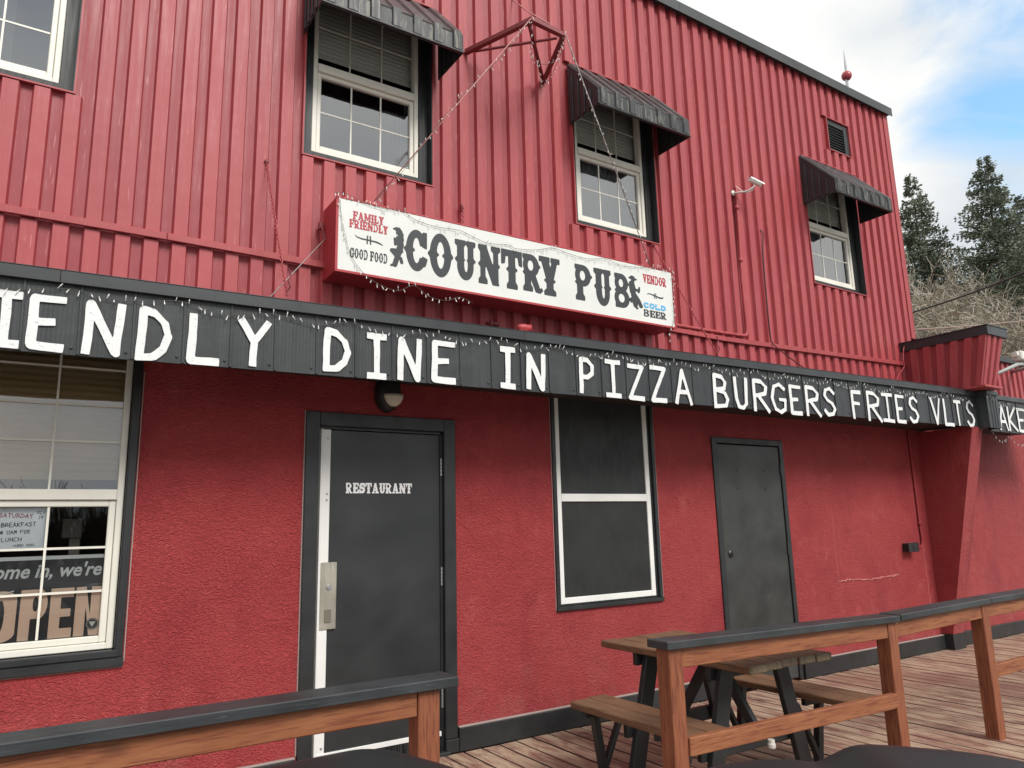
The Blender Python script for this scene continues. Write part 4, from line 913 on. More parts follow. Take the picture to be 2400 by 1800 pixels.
def squig(x0, x1, z0, z1, nm, flip):
    pts = [(0, 1), (.10, .70), (.25, .60), (.5, .58), (.78, .52), (.93, .30), (1, 0), (.9, .12), (.75, .28), (.5, .36), (.25, .38), (.08, .58)] if not flip else [(0, .5), (.08, .85), (.2, .95), (.5, .66), (.75, .42), (.9, .42), (1, .75), (.95, .15), (.78, .0), (.5, .34), (.2, .70), (.1, .66)]
    k = (x1-x0)/(z1-z0); o = [('+', 'poly', [(p[0]*k, p[1]) for p in pts])]
    for q in (-.28, .28): o.append(('+', 'line', ([(k/2+q, -.12), (k/2+q*.8, 1.1)], .11)))
    lp = outlines(o, (0, -.3, k, 1.3), 70); mb = MB(); glyph_mesh(mb, lp, lambda u_, v_, d_: (x0+u_/k*(x1-x0), ys-d_, z0+v_*(z1-z0)), .002, 0); mb.build('ornament_print', INK, sg)
squig(1.640, 1.845, 3.347, 3.390, 'a', False); squig(4.246, 4.444, 3.360, 3.394, 'b', True)

# ================================================================== BRACKET, CHAINS, WIRES
br = thing('sign_bracket', 'red steel triangular bracket jutting out between two upper windows', 'bracket', (3.03, 0, 5.26))
Lp, Vp, Ap, Bp = Vector((2.649, 0, 5.264)), Vector((3.423, 0, 5.264)), Vector((2.889, -.60, 5.262)), Vector((3.189, -.60, 5.243))
for nm, p, q, w_, h_ in (('arm', Lp, Ap, .012, .045), ('front_bar', Ap+Vector((-.006, -.006, 0)), Bp+Vector((.01, -.006, 0)), .012, .045), ('arm', Vp, Bp, .012, .043), ('brace', Lp+Vector((.06, -.05, -.006)), Bp+Vector((-.02, .05, -.006)), .022, .014), ('brace', Vp+Vector((-.004, -.01, -.01)), Ap+Vector((0, .03, -.01)), .030, .016)):
    mb = MB(); mb.beam(p, q, w_, h_, (0, 0, 1), .002); 
    if nm != 'brace': mb.beam(p+Vector((0, .0, -.022)), q+Vector((0, .0, -.022)), .04, .008, (0, 0, 1))
    mb.build(nm, BRACKRED, br)
def chain(name, p, q, label, mat_=None, r=.005, wire=.5):
    t = thing(name, label, 'chain', p); p, q = Vector(p), Vector(q); d_ = q-p; ln = d_.length; n = int(ln/.02)
    mb = MB()
    for i in range(n):
        c = p+d_*((i+.5)/n); dn = d_.normalized(); sd_ = dn.cross(Vector((0, 1, 0)) if i % 2 else Vector((1, .2, 0))).normalized()
        lp = [c+dn*(math.cos(a_)*.0125)+sd_*(math.sin(a_)*.0065) for a_ in [2*math.pi*k_/8 for k_ in range(9)]]
        mb.tube(lp, .0034, 4, False)
    l_ = mb.build('chain_link', mat_ or RED_TRIM, t); l_['kind'] = 'stuff'
    hk = MB(); hk.tube([q+Vector((.0, 0, .16)), q+Vector((.012, 0, .15)), q+Vector((.018, 0, .12)), q+Vector((.004, -.01, .08)), q+Vector((.016, -.01, .05)), q+Vector((.004, 0, .03)), q], .005, 6); hk.build('turnbuckle', BRACKRED if mat_ is None else GALV, t)
    hk = MB(); hk.lathe([(.016, 0), (.016, -.012), (.008, -.02)], (p.x, -.001, p.z), 1, 8); hk.build('eye_bolt', BRACKRED, t)
chain('support_chain', (1.117, -.004, 3.885), (1.117, -.602, 2.79), 'red painted chain from siding down to the canopy, left of the sign')
chain('support_chain', (4.618, -.004, 3.977), (4.618, -.655, 2.80), 'red chain slanting from under a window to the canopy, right of the sign')
def wire(name, pts, r, m, label, cat, n=5): 
    mb = MB(); mb.tube(pts, r, n); o = mb.build(name, m, None, True); return tag(o, label, cat)
wire('guy_wire', [(1.512, -.05, 3.405), (1.027, -.60, 2.768)], .0032, WIREG, 'thin pale wire from the sign left end down to the canopy', 'wire')
wire('guy_wire', [(3.122, -.002, 5.935), (3.095, -.28, 5.62), (3.06, -.602, 5.285)], .006, mat('pale_red_rod', (.5, .2, .19), .5), 'thin pale rod from wall above down to the red bracket', 'wire')
mb = MB(); mb.box(1.478, 1.50, -.03, .0, 3.48, 3.53, .003); mb.tube([(1.49, -.03, 3.50), (1.495, -.045, 3.47), (1.505, -.05, 3.43), (1.515, -.06, 3.39)], .007, 6); tag(mb.build('wall_hook', BRACKRED), 'red steel hook on the siding at the sign left end', 'hook')
mb = MB(); mb.box(2.585, 2.60, -.02, .0, 3.86, 3.92, .003)
mb.tube([(2.592, -.024, 3.90-.006*i+.0) for i in range(2)]+[(2.592+.008*math.sin(i*1.9), -.03, 3.885-.011*i) for i in range(17)], .004, 5); tag(mb.build('spring_hook', BRACKRED), 'small red spring hook on siding above the sign face', 'hook')
mb = MB(); mb.box(2.80, 2.91, -.03, .0, 2.985, 3.005, .002); mb.box(2.815, 2.83, -.05, -.03, 2.97, 3.01, .002); tag(mb.build('wall_bracket', BRACKRED), 'small dark red bracket on the siding just under the sign', 'bracket')
# floodlight lump on top of the canopy
fl = thing('floodlight', 'small red floodlight lying on the canopy edge beneath the sign', 'floodlight', (2.75, -.6, 2.77))
mb = MB(); mb.lathe([(.012, -.06), (.022, -.045), (.030, -.01), (.026, .02), (.031, .04), (.012, .055)], (2.765, -.58, 2.812), 0, 12); mb.build('lamp_head', SIGNRED, fl, True)
mb = MB(); mb.box(2.70, 2.79, -.62, -.56, 2.771, 2.782, .003); mb.build('base', PLASTICW, fl)

# security camera with conduit
sc_ = thing('security_camera', 'white bullet security camera on curved arm high on red siding', 'security camera', (5.9, -.2, 4.82))
mb = MB(); rot = Matrix.Rotation(math.radians(-25), 3, 'Z') @ Matrix.Rotation(math.radians(20), 3, 'Y')
c = Vector((5.915, -.20, 4.845)); ax = Vector((.92, -.22, -.30)).normalized()
def bar(mb, c, ax, prof, n=14):
    u_ = ax.cross(Vector((0, 0, 1))).normalized(); w_ = u_.cross(ax); vs = []; fs = []
    for r_, h_ in prof:
        for k_ in range(n): t_ = 2*math.pi*k_/n; vs.append(c+ax*h_+r_*(math.cos(t_)*u_+math.sin(t_)*w_))
    for i in range(len(prof)-1):
        for k_ in range(n): fs.append((i*n+k_, i*n+(k_+1) % n, (i+1)*n+(k_+1) % n, (i+1)*n+k_))
    fs.append(tuple(range(n))); fs.append(tuple((len(prof)-1)*n+k_ for k_ in range(n))); mb.add(vs, fs)
bar(mb, c, ax, [(.024, -.075), (.026, -.068), (.026, .056), (.024, .06)]); mb.build('camera_body', PLASTICW, sc_, False)
mb = MB(); u_ = ax.cross(Vector((0, 0, 1))).normalized(); w_ = u_.cross(ax); vs = []
for h_ in (-.08, .088):
    for k_ in range(9): t_ = math.radians(-5+190*k_/8); vs.append(c+ax*h_+.031*(math.cos(t_)*u_-math.sin(t_)*w_*-1))
mb.add(vs, [(k_, k_+1, k_+10, k_+9) for k_ in range(8)]); mb.build('sun_shield', WHITE, sc_, True, False)
mb = MB(); bar(mb, c, ax, [(.019, .0605), (.019, .063)]); mb.build('lens', RUBBER, sc_)
mb = MB(); mb.tube(rounded([(5.80, .0, 4.78), (5.81, -.06, 4.765), (5.86, -.13, 4.765), (5.90, -.18, 4.80), (5.905, -.19, 4.825)]), .009, 7); mb.lathe([(.03, 0), (.028, -.012)], (5.80, .003, 4.78), 1, 12); mb.build('mount_arm', PLASTICW, sc_, True)
mb = MB(); mb.tube(rounded([(5.832, -.01, 4.85), (5.815, -.03, 4.845), (5.82, -.07, 4.80), (5.85, -.11, 4.755), (5.90, -.15, 4.765), (5.91, -.19, 4.815)]), .005, 6); mb.build('cable', PLASTICW, sc_, True)
mb = MB(); mb.tube(rounded([(5.835, -.012, 4.855), (5.825, -.012, 4.4), (5.812, -.012, 4.05), (5.806, -.012, 3.65), (5.812, -.012, 3.36), (5.79, -.014, 3.27), (5.70, -.018, 3.252), (5.2, -.018, 3.243), (4.70, -.03, 3.236), (4.58, -.05, 3.235)], 8), .0165, 8)
for z in (4.62, 4.05): mb.lathe([(.022, -.02), (.022, .02)], (5.832-(4.85-z)*.027, -.012, z), 2, 10)
tag(mb.build('conduit', RED_TRIM, None, True), 'red painted conduit running down siding and across to the sign', 'conduit')
wire('loose_cable', rounded([(6.178, -.006, 4.455), (6.195, -.02, 4.40), (6.175, -.012, 4.2), (6.170, -.008, 3.7), (6.172, -.008, 3.36), (6.18, -.012, 3.25), (6.13, -.12, 3.14), (6.02, -.36, 2.96), (5.88, -.60, 2.80)], 6), .006, mat('dark_red_cable', (.06, .02, .02), .6), 'dark loose cable hanging down siding right of the conduit', 'cable')
wire('loose_cable', rounded([(8.66, -.03, 3.50), (8.57, -.05, 3.42), (8.52, -.06, 3.28), (8.50, -.07, 3.2), (8.2, -.16, 3.06), (7.81, -.30, 2.86)], 5), .006, RED_TRIM, 'pale red cable drooping beside the corner parapet', 'cable')
# lower conduit and outlet
mb = MB(); mb.tube(rounded([(8.50, -.016, 2.48), (8.50, -.016, 2.0), (8.50, -.016, 1.385), (8.505, -.016, 1.24), (8.49, -.016, 1.15), (8.42, -.016, 1.122), (8.30, -.016, 1.125)], 8), .013, 8); mb.lathe([(.02, -.018), (.02, .018)], (8.50, -.016, 1.385), 2, 10); mb.lathe([(.02, -.015), (.02, .015)], (8.36, -.016, 1.123), 0, 10)
tag(mb.build('conduit', STUCCO, None, True), 'thin red conduit bending into black outlet box near the buttress', 'conduit')
ob = thing('outlet_box', 'small black weatherproof outlet box low on red stucco wall', 'outlet', (8.16, -.03, 1.09))
mb = MB(); mb.box(8.115, 8.29, -.075, .0, 1.088, 1.175, .006); mb.build('box', RUBBER, ob); mb = MB(); mb.box(8.10, 8.30, -.085, -.0755, 1.08, 1.182, .004); mb.build('cover', BLACK, ob); mb = MB(); mb.box(8.19, 8.21, -.093, -.0855, 1.11, 1.15, .002); mb.build('latch', DOORBROWN, ob)

# wall light over the restaurant door
wl = thing('wall_light', 'black oval wall light with cream lens above the restaurant door', 'wall light', (1.98, 0, 2.36))
mb = MB(); n = 20; rings = [(0, 1.0), (-.03, 1.0), (-.07, .92), (-.10, .74), (-.112, .4)]; vs = []
cx_, cz, rx, rz = 1.985, 2.385, .088, .135
for yy, k_ in rings:
    for q in range(n): t_ = 2*math.pi*q/n; vs.append((cx_+rx*k_*math.cos(t_), yy, cz+rz*k_*math.sin(t_)))
fs = [(i*n+q, i*n+(q+1) % n, (i+1)*n+(q+1) % n, (i+1)*n+q) for i in range(len(rings)-1) for q in range(n)]+[tuple((len(rings)-1)*n+q for q in range(n))]
mb.add(vs, fs); mb.build('housing', BLACK, wl, True)
mb = MB(); vs = []; m_ = 7
for i in range(m_+1):
    ph = math.radians(-8-82*i/m_)
    for q in range(n): t_ = 2*math.pi*q/n; vs.append((cx_+.012+.072*math.cos(ph)*math.cos(t_), -.092+.05*math.cos(ph)*math.sin(t_)-.012, 2.375+.095*math.sin(ph)))
mb.add(vs, [(i*n+q, i*n+(q+1) % n, (i+1)*n+(q+1) % n, (i+1)*n+q) for i in range(m_) for q in range(n)]+[tuple(range(n))]); mb.build('lens', CREAM, wl, True)

# ================================================================== STRING LIGHTS
def lights(name, paths, label, sp=.045, seed=1, ys_=-.0, blen=.026):
    t = thing(name, label, 'string lights', paths[0][0]); rs = random.Random(seed); wm = MB(); bm_ = MB()
    for path in paths:
        P_ = rounded(path, 8); wm.tube(P_, .0019, 4, False); acc = 0
        for i in range(len(P_)-1):
            d_ = P_[i+1]-P_[i]; ln = d_.length
            while acc < ln:
                p = P_[i]+d_*(acc/ln); up_ = rs.random() < .36
                dr = Vector((rs.gauss(0, .45), -abs(rs.gauss(0.05, .25)), (.9 if up_ else -1.0)+rs.gauss(0, .22))).normalized(); l_ = blen*rs.uniform(.8, 1.25)
                bm_.tube([p, p+dr*l_*.45, p+dr*l_*.5, p+dr*l_], [.0014, .0016, .0032, .0025], 5); acc += sp*rs.uniform(.65, 1.35)
            acc -= ln
    wm.build('wire', WIREGREEN, t, True); b_ = bm_.build('bulb', BULB, t); b_['kind'] = 'stuff'
    return t
rs = random.Random(3); path = []; x = -.45; ph = 0
while x < 8.8:
    path.append((x, -.640, ftop(x)-.082-(.036 if len(path) % 2 else 0)-.012*rs.random())); x += rs.uniform(.20, .30)
lights('string_lights', [path], 'white mini string lights draped along the top of black canopy', .043, 2)
lights('string_lights', [[(8.86, -.757, 2.765), (8.98, -.757, 2.75), (9.12, -.70, 2.72), (9.3, -.655, 2.70), (9.5, -.655, 2.73), (9.75, -.655, 2.69), (10.1, -.655, 2.72)]], 'white string lights along canopy right of the corner box', .045, 9)
yS = -.270
lights('string_lights', [[(1.50, yS, 3.645), (1.56, yS, 3.66), (1.70, yS, 3.625), (1.84, yS, 3.61), (1.97, yS, 3.63), (2.07, yS, 3.585), (2.22, yS, 3.565), (2.42, yS, 3.575), (2.50, yS, 3.56), (2.66, yS, 3.525), (2.84, yS, 3.545), (2.92, yS, 3.53), (3.10, yS, 3.555), (3.26, yS, 3.60), (3.42, yS, 3.585), (3.6, yS, 3.575), (3.8, yS, 3.61), (3.95, yS, 3.585), (4.15, yS, 3.60), (4.35, yS, 3.63), (4.565, yS, 3.64)],
        [(4.565, yS, 3.64), (4.56, yS, 3.5), (4.555, yS, 3.36), (4.55, yS, 3.25), (4.535, yS, 3.16), (4.49, yS, 3.10), (4.475, yS, 3.02), (4.49, yS, 2.96)],
        [(1.53, yS, 3.63), (1.545, yS, 3.5), (1.575, yS, 3.36), (1.61, yS, 3.25), (1.66, yS, 3.17), (1.72, yS, 3.115), (1.82, yS, 3.065), (1.95, yS, 3.045), (2.07, yS, 3.10), (2.18, yS, 3.04), (2.32, yS, 3.03), (2.42, yS, 3.07), (2.53, yS, 3.045)]],
       'white string lights draped round the edges of the pub sign', .040, 5)
A1 = Ap+Vector((.01, -.01, .02)); S1 = Vector((1.78, -.25, 3.66)); B1 = Bp+Vector((.02, -.01, .01)); S2 = Vector((4.30, -.262, 3.66))
def lerp(a_, b_, t_, dz=0): v_ = a_+(b_-a_)*t_; return (v_.x, v_.y, v_.z+dz)
lights('string_lights', [[lerp(A1, S1, t_, -.03*math.sin(t_*9)) for t_ in (0, .15, .3, .45, .6, .75, .9, 1)]], 'string lights on a line from bracket down to sign left end', .055, 6)
wire('guy_wire', [A1, S1], .0045, mat('pale_red_wire', (.45, .2, .19), .5), 'taut line from the red bracket down to the sign left end', 'wire')
lights('string_lights', [[lerp(B1, S2, t_, -.03*math.sin(t_*7)) for t_ in (0, .15, .3, .45, .6, .75, .9, 1)]], 'string lights on a line crossing the middle window to sign', .055, 8)
wire('guy_wire', [B1, S2], .0040, WIREG, 'taut line crossing the middle upper window down to the sign', 'wire')
lights('string_lights', [[(2.89, -.61, 5.24), (2.96, -.5, 5.21), (3.05, -.36, 5.17), (3.18, -.25, 5.20), (3.26, -.38, 5.16), (3.20, -.58, 5.21)], [(3.20, -.60, 5.22), (3.28, -.45, 5.2), (3.36, -.2, 5.16), (3.42, -.05, 5.2)], [(3.16, -.28, 5.2), (3.30, -.14, 5.15), (3.40, -.02, 5.20), (3.45, -.03, 5.25)]], 'loose loops of string lights hanging in the red bracket', .045, 12)
lights('string_lights', [[(9.12, -.62, 2.40), (9.25, -.60, 2.36), (9.40, -.60, 2.30), (9.6, -.60, 2.34), (9.85, -.60, 2.28), (10.2, -.6, 2.33)]], 'string lights sagging under the canopy beyond the buttress', .07, 13)

# ================================================================== WINDOW SIGNS
def text_obj(txt, x0, z0, size, y, name, m, parent, shear=0, bold=0.0, fit=None):
    cu = bpy.data.curves.new(name, 'FONT'); cu.body = txt; cu.size = size; cu.shear = shear; cu.offset = bold; cu.extrude = .0006; cu.resolution_u = 3
    o = bpy.data.objects.new('tmp_text', cu); COL.objects.link(o); dg = bpy.context.evaluated_depsgraph_get(); me = bpy.data.meshes.new_from_object(o.evaluated_get(dg)); bpy.data.objects.remove(o)
    xs = [v_.co.x for v_ in me.vertices]; a_, b_ = min(xs), max(xs); k_ = (fit/(b_-a_)) if fit else 1
    for v_ in me.vertices: v_.co = Vector((x0+(v_.co.x-a_)*k_, y-v_.co.z-.0007, z0+v_.co.y))
    me.materials.clear(); me.materials.append(m); return link(name, me, parent)
GREYTX = mat('pale_grey_print', (.60, .63, .61), .5); TANTX = mat('tan_print', (.74, .54, .41), .5); SIGNBLK = mat('dark_sign_board', (.022, .023, .026), .45)
os_ = thing('open_sign', 'dark come in we are open sign behind the left window', 'sign', (.02, .072, .93))
mb = MB(); mb.box(-.30, .362, .070, .076, .90, 1.372, .002); mb.build('sign_board', SIGNBLK, os_)
mb = MB(); mb.box(-.298, .358, .0675, .0695, 1.352, 1.371); mb.build('sign_border', GREYTX, os_)
text_obj("Come in, we're", -.20, 1.262, .098, .0695, 'lettering', GREYTX, os_, .25, .0022, .548)
mb = MB()
def olet(ch, x0, x1, z0, z1):
    w_ = (x1-x0)/(z1-z0); s_ = .19
    if ch == 'O': o = [('+', 'rect', (.12, .12, w_-.12, .88)), ('+', 'ell', (w_/2, .82, w_/2, .18)), ('+', 'ell', (w_/2, .18, w_/2, .18)), ('+', 'rect', (0, .18, w_, .82)), ('-', 'ell', (w_/2, .5, .07, .32))]
    elif ch == 'P': o = [('+', 'rect', (0, 0, s_, 1)), ('+', 'rect', (0, .42, w_-.1, 1)), ('+', 'ell', (w_-.14, .71, .14, .29)), ('-', 'ell', (w_*.56, .71, .05, .15))]
    elif ch == 'E': o = [('+', 'rect', (0, 0, w_, 1)), ('-', 'rect', (s_, .19, w_+.1, .42)), ('-', 'rect', (s_, .58, w_+.1, .81)), ('-', 'rect', (w_-.04, .3, w_+.1, .7))]
    else: o = [('+', 'rect', (0, 0, w_, 1)), ('-', 'poly', [(s_, -.1), (s_, .62), (w_*.62, -.1)]), ('-', 'poly', [(w_-s_, 1.1), (w_-s_, .40), (w_*.36, 1.1)])]
    glyph_mesh(mb, outlines(o, (0, 0, w_, 1), 60), lambda u_, v_, d_: (x0+u_*(z1-z0), .0695-d_, z0+v_*(z1-z0)), .0015, 0)
for ch, xa, xb in (('O', -.165, -.027), ('P', -.013, .108), ('E', .120, .226), ('N', .236, .356)): olet(ch, xa, xb, .945, 1.200)
mb.build('lettering', TANTX, os_)
wb = thing('notice_board', 'white board with handwritten breakfast hours taped inside left window', 'notice', (-.03, .078, 1.41))
mb = MB(); mb.box(-.26, .070, .076, .080, 1.412, 1.625, .001); mb.build('board', mat('grey_white_board', (.70, .74, .77), .5), wb)
PEN = mat('marker_ink', (.03, .02, .03), .6); PENR = mat('red_marker_ink', (.28, .03, .06), .6)
mb = MB(); brush_word(mb, 'SATURDAY', -.145, 1.575, .024, .0755, .0016, .7, .10, .0008, -.03); mb.build('lettering', PENR, wb)
mb = MB(); brush_word(mb, 'OCT', .020, 1.592, .016, .0755, .0013, .7, .2, .0008, -.1); brush_word(mb, '19', .032, 1.565, .018, .0755, .0013, .6, .2, .0008, .2); brush_word(mb, 'NO BREAKFAST', -.180, 1.524, .024, .0755, .0016, .62, .10, .0008, .02); brush_word(mb, 'OPEN @ 11AM FOR', -.205, 1.486, .021, .0755, .0015, .62, .10, .0008, .02)
brush_word(mb, 'LUNCH', -.125, 1.450, .022, .0755, .0015, .7, .14, .0008, .02); brush_word(mb, '-SORRY XOXO', -.075, 1.423, .0125, .0755, .0010, .6, .14, .0008, .02); mb.build('lettering', PEN, wb)
mb = MB(); c_ = (.322, .0675, 1.004); mb.lathe([(.030, .0), (.030, -.001), (.0, -.0012)], c_, 1, 24); bd = tag(mb.build('window_decal', mat('grey_decal', (.06, .065, .07), .5)), 'small round grey decal stuck on the open sign lower corner', 'sticker')
mb = MB(); mb.tube([(c_[0]+.026*math.cos(t_*.2618), c_[1]-.0015, c_[2]+.026*math.sin(t_*.2618)) for t_ in range(25)], .0011, 4, False); mb.prism([(-.016, .012), (.016, .012), (0, -.016)], lambda a_, b_, d_: (c_[0]+a_, c_[1]-d_, c_[2]+b_), .0014, .002); mb.build('emblem', GREYTX, bd)
mb = MB(); mb.tube([(-.14, .064, 1.20), (-.105, .062, 1.182), (-.045, .064, 1.199)], .003, 5); tag(mb.build('cord', PURE), 'short white cord hanging across the open sign', 'cord')
mb = MB(); mb.box(.15, .25, .30, .34, 1.46, 1.57, .004); mb.box(.19, .245, .30, .34, 1.33, 1.459, .004)
tag(mb.build('payment_terminal', mat('dim_equipment', (.11, .095, .08), .6)), 'dim till equipment standing inside behind the left window', 'till')

# ================================================================== RAILINGS
def post(parent, x, z1, m=RAILZ): mb = MB(); mb.box(x-.0445, x+.0445, -2.010, -1.921, -.30, z1, .004); return mb.build('post', m, parent)
def capz(x): return .884-.021*(x-2.5) if x < 4.45 else .843+.02*(x-4.45)
rl = thing('deck_railing', 'stained wood deck railing with black cap running right past the picnic table', 'railing', (2.5, -1.97, 0))
for xx in (2.60, 4.40, 5.53, 7.3, 9.1): post(rl, xx, capz(xx)-.001)
def capseg(parent, a_, b_, za, zb): mb = MB(); mb.beam((a_, -1.965, za+.0195), (b_, -1.965, zb+.0195), .142, .037, (0, 0, 1), .0035); mb.build('cap_board', CAPRAIL, parent)
capseg(rl, 2.525, 4.452, capz(2.525), capz(4.452)); capseg(rl, 4.464, 5.575, capz(4.464)+.004, capz(5.575)); capseg(rl, 5.58, 7.4, .866, .88); capseg(rl, 7.41, 9.2, .88, .88)
def rail(parent, name, a_, b_, za, zb, h_, y0=-1.985, th=.038): mb = MB(); mb.beam((a_, y0, za), (b_, y0, zb), th, h_, (0, 0, 1), .004); mb.build(name, RAILX, parent)
for i, (a_, b_) in enumerate(((2.646, 4.354), (4.446, 5.484), (5.576, 7.254), (7.346, 9.054))):
    rail(rl, 'top_rail', a_, b_, capz(a_)-.0455, capz(b_)-.0455 if b_ < 6 else .835, .089)
rail(rl, 'lower_rail', 2.646, 4.354, .443, .408, .082, -2.0); rail(rl, 'lower_rail', 5.576, 7.254, .425, .43, .082, -1.985)
rl2 = thing('deck_railing', 'stained wood deck railing with black cap in front of left window and door', 'railing', (.5, -1.97, 0))
for xx in (1.312, -.9): post(rl2, xx, .869)
capseg(rl2, -1.5, 1.425, .872, .870); rail(rl2, 'top_rail', -.85, 1.266, .826, .8245, .089); rail(rl2, 'lower_rail', -.85, 1.266, .40, .40, .082)

# ================================================================== PICNIC TABLE
pt = thing('picnic_table', 'brown board picnic table with black legs standing behind the railing', 'picnic table', (3.58, -1.3, 0))
TX0 = 3.235; TZ = .712; rs = random.Random(8)
def board(name, x0, x1, y0, y1, zt, th): 
    mb = MB(); mb.box(x0, x1, y0, y1, zt-th, zt, .006)
    # end grain on both short ends
    o = mb.build(name, [TABLEW, ENDW], pt); 
    for p_ in o.data.polygons:
        if abs(p_.normal.y) > .7: p_.material_index = 1
    return o
for i in range(5): board('top_board', TX0+i*.1415, TX0+i*.1415+.1375, -1.895+rs.uniform(-.012, .012), -.685+rs.uniform(-.012, .012), TZ+rs.uniform(-.002, .002), .042)
for xa in (2.815, 2.963, 4.05, 4.198): board('seat_board', xa, xa+.139, -1.91+rs.uniform(-.01, .01), -.865+rs.uniform(-.01, .01), .425+rs.uniform(-.002, .002), .040)
CXT = TX0+.353
for yy in (-1.02, -1.62):
    for s_ in (-1, 1):
        mb = MB(); mb.beam((CXT+s_*.225, yy, TZ-.045), (CXT+s_*.40, yy, .0), .040, .105, (1, 0, 0), .004); mb.build('leg', BLACK, pt)
        mb = MB(); xo = CXT+s_*.665; mb.beam((xo, yy+.06, .384), (CXT+s_*.60, yy+.06, .0), .045, .045, (0, 1, 0), .003); mb.build('bench_leg', BLACK, pt)
        mb = MB(); mb.beam((CXT+s_*.60, yy+.061, .03), (CXT+s_*.43, yy+.061, .36), .03, .04, (0, 1, 0), .003); mb.build('brace', BLACK, pt)
    mb = MB(); mb.box(CXT-.44, CXT+.44, yy+.021, yy+.058, .186, .272, .004); mb.build('bench_bearer', BLACK, pt)
    for s_ in (-1, 1): mb = MB(); mb.box(CXT+s_*.48, CXT+s_*.75, yy+.022, yy+.057, .345, .384, .004); mb.build('cleat', BLACK, pt)
    mb = MB(); mb.box(CXT-.335, CXT+.335, yy+.021, yy+.058, TZ-.12, TZ-.044, .004); mb.build('top_bearer', BLACK, pt)
mb = MB(); mb.beam((CXT, -1.04, .30), (CXT, -1.30, TZ-.05), .06, .04, (1, 0, 0), .003); mb.beam((CXT, -1.60, .30), (CXT, -1.34, TZ-.05), .06, .04, (1, 0, 0), .003); mb.build('brace', BLACK, pt)
mb = MB(); mb.lathe([(.021, 0), (.023, .006), (.023, .022), (.019, .026), (.019, .045)], (3.64, -1.665, .196), 2, 14); mb.build('umbrella_sleeve', PLASTICW, pt)

# ================================================================== LIGHTNING ROD
lr = thing('lightning_rod', 'thin spiked lightning rod with red ball on the roof edge', 'lightning rod', (8.68, .3, 6.6))
mb = MB(); mb.tube([(8.685, .3, 6.58), (8.687, .3, 7.2), (8.690, .3, 7.42), (8.690, .3, 7.668)], [.014, .013, .016, .002], 8); mb.build('rod', GALV, lr)
mb = MB(); mb.tube([(8.64, .3, 6.58), (8.655, .3, 7.21)], .009, 6); mb.tube([(8.72, .34, 6.58), (8.70, .32, 7.21)], .009, 6); mb.build('brace', GALV, lr)
mb = MB(); R_ = .067; mb.lathe([(max(.002, R_*math.sin(t_*math.pi/12)), -R_*math.cos(t_*math.pi/12)) for t_ in range(13)], (8.687, .3, 7.277), 2, 20); mb.build('ball', mat('red_glass_ball', (.40, .06, .07), .3), lr, True)

# gooseneck flood arm at right
fa = thing('floodlight', 'white floodlight on a long grey arm above the canopy at right', 'floodlight', (10.0, -.5, 3.2))
mb = MB(); mb.tube([(9.72, -.50, 3.135), (10.35, -.50, 3.322), (10.9, -.50, 3.40), (11.3, -.2, 3.42), (11.4, .02, 3.42)], [.020, .024, .026, .026, .026], 8); mb.build('arm', ARMGREY, fa, True)
mb = MB(); mb.box(10.38, 10.72, -.56, -.44, 3.385, 3.50, .012); mb.tube([(10.32, -.5, 3.455), (10.40, -.5, 3.455)], .034, 10); mb.build('lamp_head', PLASTICW, fa)
mb = MB(); mb.tube([(10.5, -.5, 3.385), (10.46, -.5, 3.35)], .014, 6); mb.build('swivel', ARMGREY, fa)

# ================================================================== TREES
def ray(px, py, dist):
    d_ = (F*1719.16+R2*(px-1200)-U2*(py-900)).normalized(); return EYE+d_*dist
def spruce(px, py, dist, rad, label, seed, needle, lean=0.0):
    top = ray(px, py, dist); rs = np.random.RandomState(seed); base = Vector((top.x, top.y, -.36)); H = top.z+.36
    t = thing('spruce_tree', label, 'tree', base, 'spruce trees behind the pub')
    mb = MB(); mb.tube([base+Vector((0, 0, H*k_/6)) for k_ in range(7)], [.20*(1-k_/6.15) for k_ in range(7)], 8); mb.build('trunk', BARK, t, True)
    lim = MB(); vs = []; fs = []
    z = H*.12
    while z < H*.992:
        fr = z/H; n = 4 if fr > .93 else 7
        for b_ in range(n):
            az = rs.uniform(0, 6.283); ln = rad*1.12*(1-fr)**.98*rs.uniform(.66, 1.12)+.05; zz = z+rs.uniform(-.12, .12); up = .55*fr-.25+rs.uniform(-.12, .12)
            dx, dy = math.cos(az), math.sin(az); pts = []
            m = max(3, int(ln/.10))
            for i in range(m+1):
                q = i/m; pts.append(np.array([base.x+dx*ln*q, base.y+dy*ln*q, zz+ln*(up*q-.20*q*q+.16*q**3)]))
            lim.tube([tuple(p) for p in (pts[0], pts[m//2], pts[-1])], [.018*(1-fr)+.006, .010, .004], 4, False)
            for i in range(max(1, int(m*.12)), m+1):
                q = i/m; sw = .36*ln*(1-q)*.9+.08
                for c in range(14):
                    sd_ = rs.uniform(-1, 1)*sw; p = pts[i]+np.array([-dy*sd_, dx*sd_, -abs(sd_)*.22+rs.normal(0, .04)])
                    L_ = rs.uniform(.06, .13); d3 = np.array([dx*.6-dy*np.sign(sd_)*.7, dy*.6+dx*np.sign(sd_)*.7, rs.uniform(-.4, .4)])+rs.normal(0, .35, 3); d3 /= np.linalg.norm(d3); u3 = np.cross(d3, rs.normal(0, 1, 3)); u3 /= np.linalg.norm(u3)
                    o_ = len(vs); wdt = L_*.22
                    vs += [tuple(p), tuple(p+d3*L_*.5+u3*wdt), tuple(p+d3*L_), tuple(p+d3*L_*.5-u3*wdt)]; fs.append((o_, o_+1, o_+2, o_+3))
        z += rs.uniform(.13, .20)
    lim.build('limb', BARK, t)['kind'] = 'stuff'
    cr = MB(); cr.add(vs, fs); cr.build('crown', needle, t, False, False)
